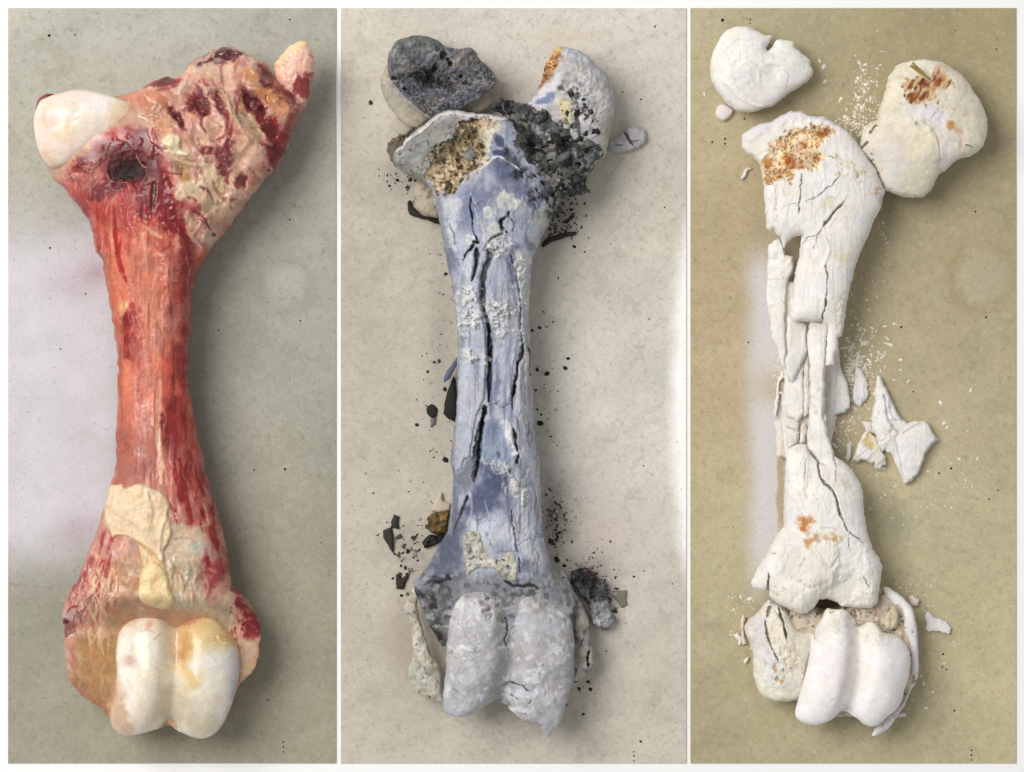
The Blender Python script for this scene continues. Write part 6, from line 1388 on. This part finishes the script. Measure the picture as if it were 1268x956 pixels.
wm = [shard_mesh('white_chip', 1.0, 0.62, 0.35, c, M_CALC, i) for i, c in enumerate(((240, 232, 208), (238, 234, 226), (234, 226, 212), (242, 236, 216)))]
wl = [shard_mesh('white_chip', 1.0, 0.28, 0.22, c, M_CALC, i + 9) for i, c in enumerate(((240, 232, 208), (234, 228, 220), (238, 228, 206)))]
bl = [shard_mesh('black_crumb', 1.0, 0.8, 0.45, c, M_CHAR, i + 20) for i, c in enumerate(((38, 36, 34), (48, 44, 40), (30, 29, 29)))]
def conv(f, txt, smul=1.0):
    v = [float(a) for a in txt.split()]
    out = []
    for i in range(0, len(v), 4):
        (x, y), = f('%f,%f' % (v[i], v[i + 1])); out.append((x, y, v[i + 2] / 6.34 * smul * 0.72, math.radians(-v[i + 3])))
    return out
scatter('white_chip', wm, conv(W11, '608 163 26 10') + conv(W11, '920 500 32 50 945 660 30 -40 968 695 22 80 1155 405 26 90 1128 720 14 0 1065 940 24 20 1208 940 22 80 362 88 16 40')
        + conv(W12, '405 460 18 0 450 735 16 -30 483 715 18 -70 538 685 14 60 555 650 16 -50 1005 650 14 0 1115 600 14 30 1168 650 15 0 818 530 18 10 418 563 18 -10 995 470 14 80 360 820 16 -70 1105 660 10 0 1160 760 10 0')
        + conv(W10, '890 680 16 20 910 740 30 55 983 805 18 80 930 930 26 0 1148 412 14 0 1075 580 18 30 945 128 14 40 600 350 16 0 665 320 22 70') + conv(W1, '983 355 26 60 1012 400 36 -65 1022 515 30 -50 78 612 22 60') + conv(W4, '1100 290 20 40 850 850 15 60') + conv(W5, '900 203 22 -55 1015 230 22 20 958 250 18 -70 885 152 14 70 995 405 14 60 860 205 14 80')
        + conv(W9, '110 60 26 60 180 75 34 -20 190 460 22 -50 30 355 14 0'), {(x, y): 'small cream bone chip on the khaki board ' + w for x, y, w in ((1020, 90, 'beside the notched head'), (1090, 280, 'right of the upper shaft piece'), (1070, 410, 'by the broken right edge of the shaft'), (1120, 440, 'above the star shaped fragment'), (1180, 530, 'right of the star shaped fragment'), (1100, 610, 'right of the lower shaft piece'), (1190, 600, 'below the star shaped fragment'), (1145, 830, 'right of the knuckle end'), (920, 760, 'left of the knuckle end'), (870, 110, 'left of the notched head'))}, 'bone chip', 'loose white chips on the khaki board')
scatter('white_splinter', wl, conv(W5, '975 10 30 55 1235 483 30 8 1050 488 26 -20 1190 638 34 15 1240 560 30 20 790 385 50 -15 830 560 60 -65 900 450 50 -65 870 500 40 -40 840 400 40 -30 930 560 40 60 910 420 36 -50 960 530 34 -60')
        + conv(W11, '605 240 28 20 555 320 32 10 665 330 36 -48 410 167 24 -25 205 250 64 -65 265 150 56 -65 180 65 50 -15 330 230 40 60 215 190 50 -20') + conv(W2, '1160 340 40 -50'), {(x, y): 'thin white bone needle on the khaki board ' + w for x, y, w in ((1055, 440, 'heaped beside the broken shaft'), (1075, 380, 'by the crumbled edge of the upper piece'), (1110, 465, 'above the star shaped fragment'), (1083, 180, 'between knob and upper piece'))}, 'bone splinter', 'bone needles beside the broken shaft')
scatter('black_crumb', bl, conv(S3, '140 590 20 60 240 585 30 -60 78 635 16 0 60 555 14 0 175 605 10 0 130 540 12 0') + conv(S4, '830 920 22 30 835 735 14 0 825 665 14 10 700 680 24 60 640 780 20 20') + conv(S5, '120 790 12 0 1148 415 22 30 1230 455 14 0 140 630 22 0')
        + conv(S6, '175 435 20 10 215 425 24 60 125 508 18 -60 945 185 20 70 1003 163 24 0 985 495 22 50 1060 525 34 -25 1205 480 30 25 975 655 16 0 985 805 16 30 1015 845 16 20 1010 915 36 15 1225 405 24 0 40 925 26 5') + conv(S7, '265 315 36 50 1090 130 14 0 865 150 12 0')
        + conv(S8, '105 510 16 -70 235 470 16 -30 40 610 18 -50 110 745 20 20 200 295 12 0 215 335 12 0 150 575 16 0') + conv(S10, '1045 215 16 0 1122 172 10 0 500 130 22 20 440 80 40 60 830 800 12 0') + conv(G, '785 795 18 0 770 712 22 30 800 690 24 0 808 715 22 50 728 765 16 0 970 883 18 30 872 237 14 80 220 75 12 0 105 80 14 -40 948 350 10 0 1072 373 10 80')
        + conv(H, '110 347 30 60 208 632 22 40 255 630 24 70'), {(x, y): 'small black charcoal crumb on the beige board ' + w for x, y, w in ((500, 210, 'left of the broken neck'), (700, 260, 'under the black crust at the right'), (545, 480, 'left of the middle shaft'), (690, 480, 'right of the middle shaft'), (500, 650, 'left of the lower shaft'), (690, 640, 'right of the lower shaft'), (740, 830, 'near the knuckle end'), (770, 700, 'beyond the burnt meat clump'), (470, 130, 'left of the detached head'))}, 'charcoal crumb', 'black crumbs round the charred bone')
# round pin holes in the boards: small black dots
dot = [shard_mesh('black_dot', 1.0, 1.0, 0.16, (34, 30, 26), M_CHAR, 60, 12)]
pts = lambda L: [(x, y, s * 0.72, 0.0) for x, y, s in L]
scatter('black_dot', dot, pts([(61, 44, 2.6), (93, 43, 1.4), (359, 24, 1.6), (359, 272, 1.6), (62, 307, 1.8), (75, 432, 1.4), (271, 409, 1.5), (372, 397, 1.6), (315, 582, 1.5), (398, 672, 1.3), (332, 867, 1.5), (351, 919, 1.4), (351, 925, 1.6), (351, 931, 1.3), (106, 364, 1.5), (353, 581, 2.2)]), 'small dark dot on the grey green board round the raw bone', 'dark dot', 'dots on the grey green board')
scatter('black_dot', dot, pts([(785, 931, 1.4), (785, 936, 1.6), (785, 942, 1.3), (811, 33, 1.8), (771, 114, 1.5), (794, 123, 1.7), (823, 257, 1.5), (804, 395, 1.4), (797, 577, 1.3)]), 'small dark dot on the beige board apart from the charred bone', 'dark dot', 'dots on the beige board')
scatter('black_dot', dot, pts([(895, 25, 3.0), (929, 24, 1.5), (929, 29, 1.2), (1183, 38, 1.2), (1234, 61, 1.4), (1208, 262, 1.8), (1116, 405, 2.0), (1221, 393, 1.8), (927, 424, 1.6), (1131, 485, 1.4), (1163, 586, 1.8), (1178, 580, 2.0), (1225, 618, 1.6), (1236, 607, 1.4), (1168, 810, 1.8), (1167, 826, 1.5), (1172, 829, 1.5), (1182, 880, 1.8), (1203, 929, 1.6), (1203, 935, 1.8), (1203, 941, 1.4), (882, 176, 1.8), (898, 172, 2.0), (898, 178, 1.8), (922, 147, 1.8)]), 'small dark dot on the khaki board round the white bone', 'dark dot', 'dots on the khaki board')
dust('bone_dust', [(1062, 450, 34, 46, 260, .6, 2.0, 3.5), (1070, 400, 50, 40, 60, .5, 1.5, 2), (1048, 540, 26, 44, 170, .6, 2.2, 1.5), (1055, 470, 14, 30, 160, .8, 2.2, 4), (1084, 490, 10, 30, 80, .6, 1.6, 1), (1110, 620, 60, 60, 80, .5, 1.5, 1), (1180, 610, 60, 60, 40, .5, 1.3, 1), (1068, 120, 14, 40, 120, .8, 2.6, 1.2), (1060, 155, 26, 22, 110, .8, 2.8, 1.4), (1088, 110, 10, 60, 50, .6, 1.6, 1), (964, 455, 8, 50, 60, .6, 1.8, 3),
                   (1150, 800, 60, 70, 50, .5, 1.6, 1), (920, 760, 24, 40, 60, .6, 1.8, 1.5), (1130, 730, 24, 20, 50, .5, 1.6, 1), (1095, 290, 10, 30, 26, .6, 1.8, 1), (1085, 340, 20, 40, 24, .6, 1.6, 2), (1160, 660, 140, 200, 60, .4, 1.0, 1), (980, 590, 12, 30, 30, .5, 1.2, 1)], (236, 228, 212), M_CALC, 'fine white bone dust and crumbs sprinkled on the khaki board', 3, 0.05)
dust('soot_crumbs', [(690, 640, 26, 40, 130, .5, 2.2, .8), (730, 710, 34, 30, 110, .5, 2.6, .8), (690, 262, 30, 30, 150, .5, 2.6, 1), (700, 285, 30, 16, 60, .5, 1.8, 1.5), (540, 460, 30, 60, 50, .4, 1.3, 2), (680, 470, 20, 90, 60, .4, 1.4, 2), (545, 560, 30, 50, 60, .4, 1.4, 1), (505, 640, 50, 90, 70, .4, 1.4, 1), (500, 215, 26, 20, 50, .5, 2.0, .8), (720, 840, 40, 40, 30, .5, 1.8, .8), (545, 350, 20, 60, 30, .4, 1.4, 1), (640, 480, 420, 800, 160, .3, .9, 1)], (66, 60, 54), M_CHAR, 'fine black soot crumbs scattered on the beige board', 4, 0.3)
dust('ash_crumbs', [(690, 630, 24, 30, 60, .6, 2.4, 1), (745, 755, 26, 26, 70, .6, 2.2, 1), (548, 390, 16, 30, 24, .6, 2.6, .5), (735, 690, 30, 26, 40, .5, 1.8, 1), (740, 175, 10, 30, 24, .5, 1.6, 1)], (170, 166, 158), M_BURNT, 'fine grey ash crumbs beside the charred bone', 6, 0.12)
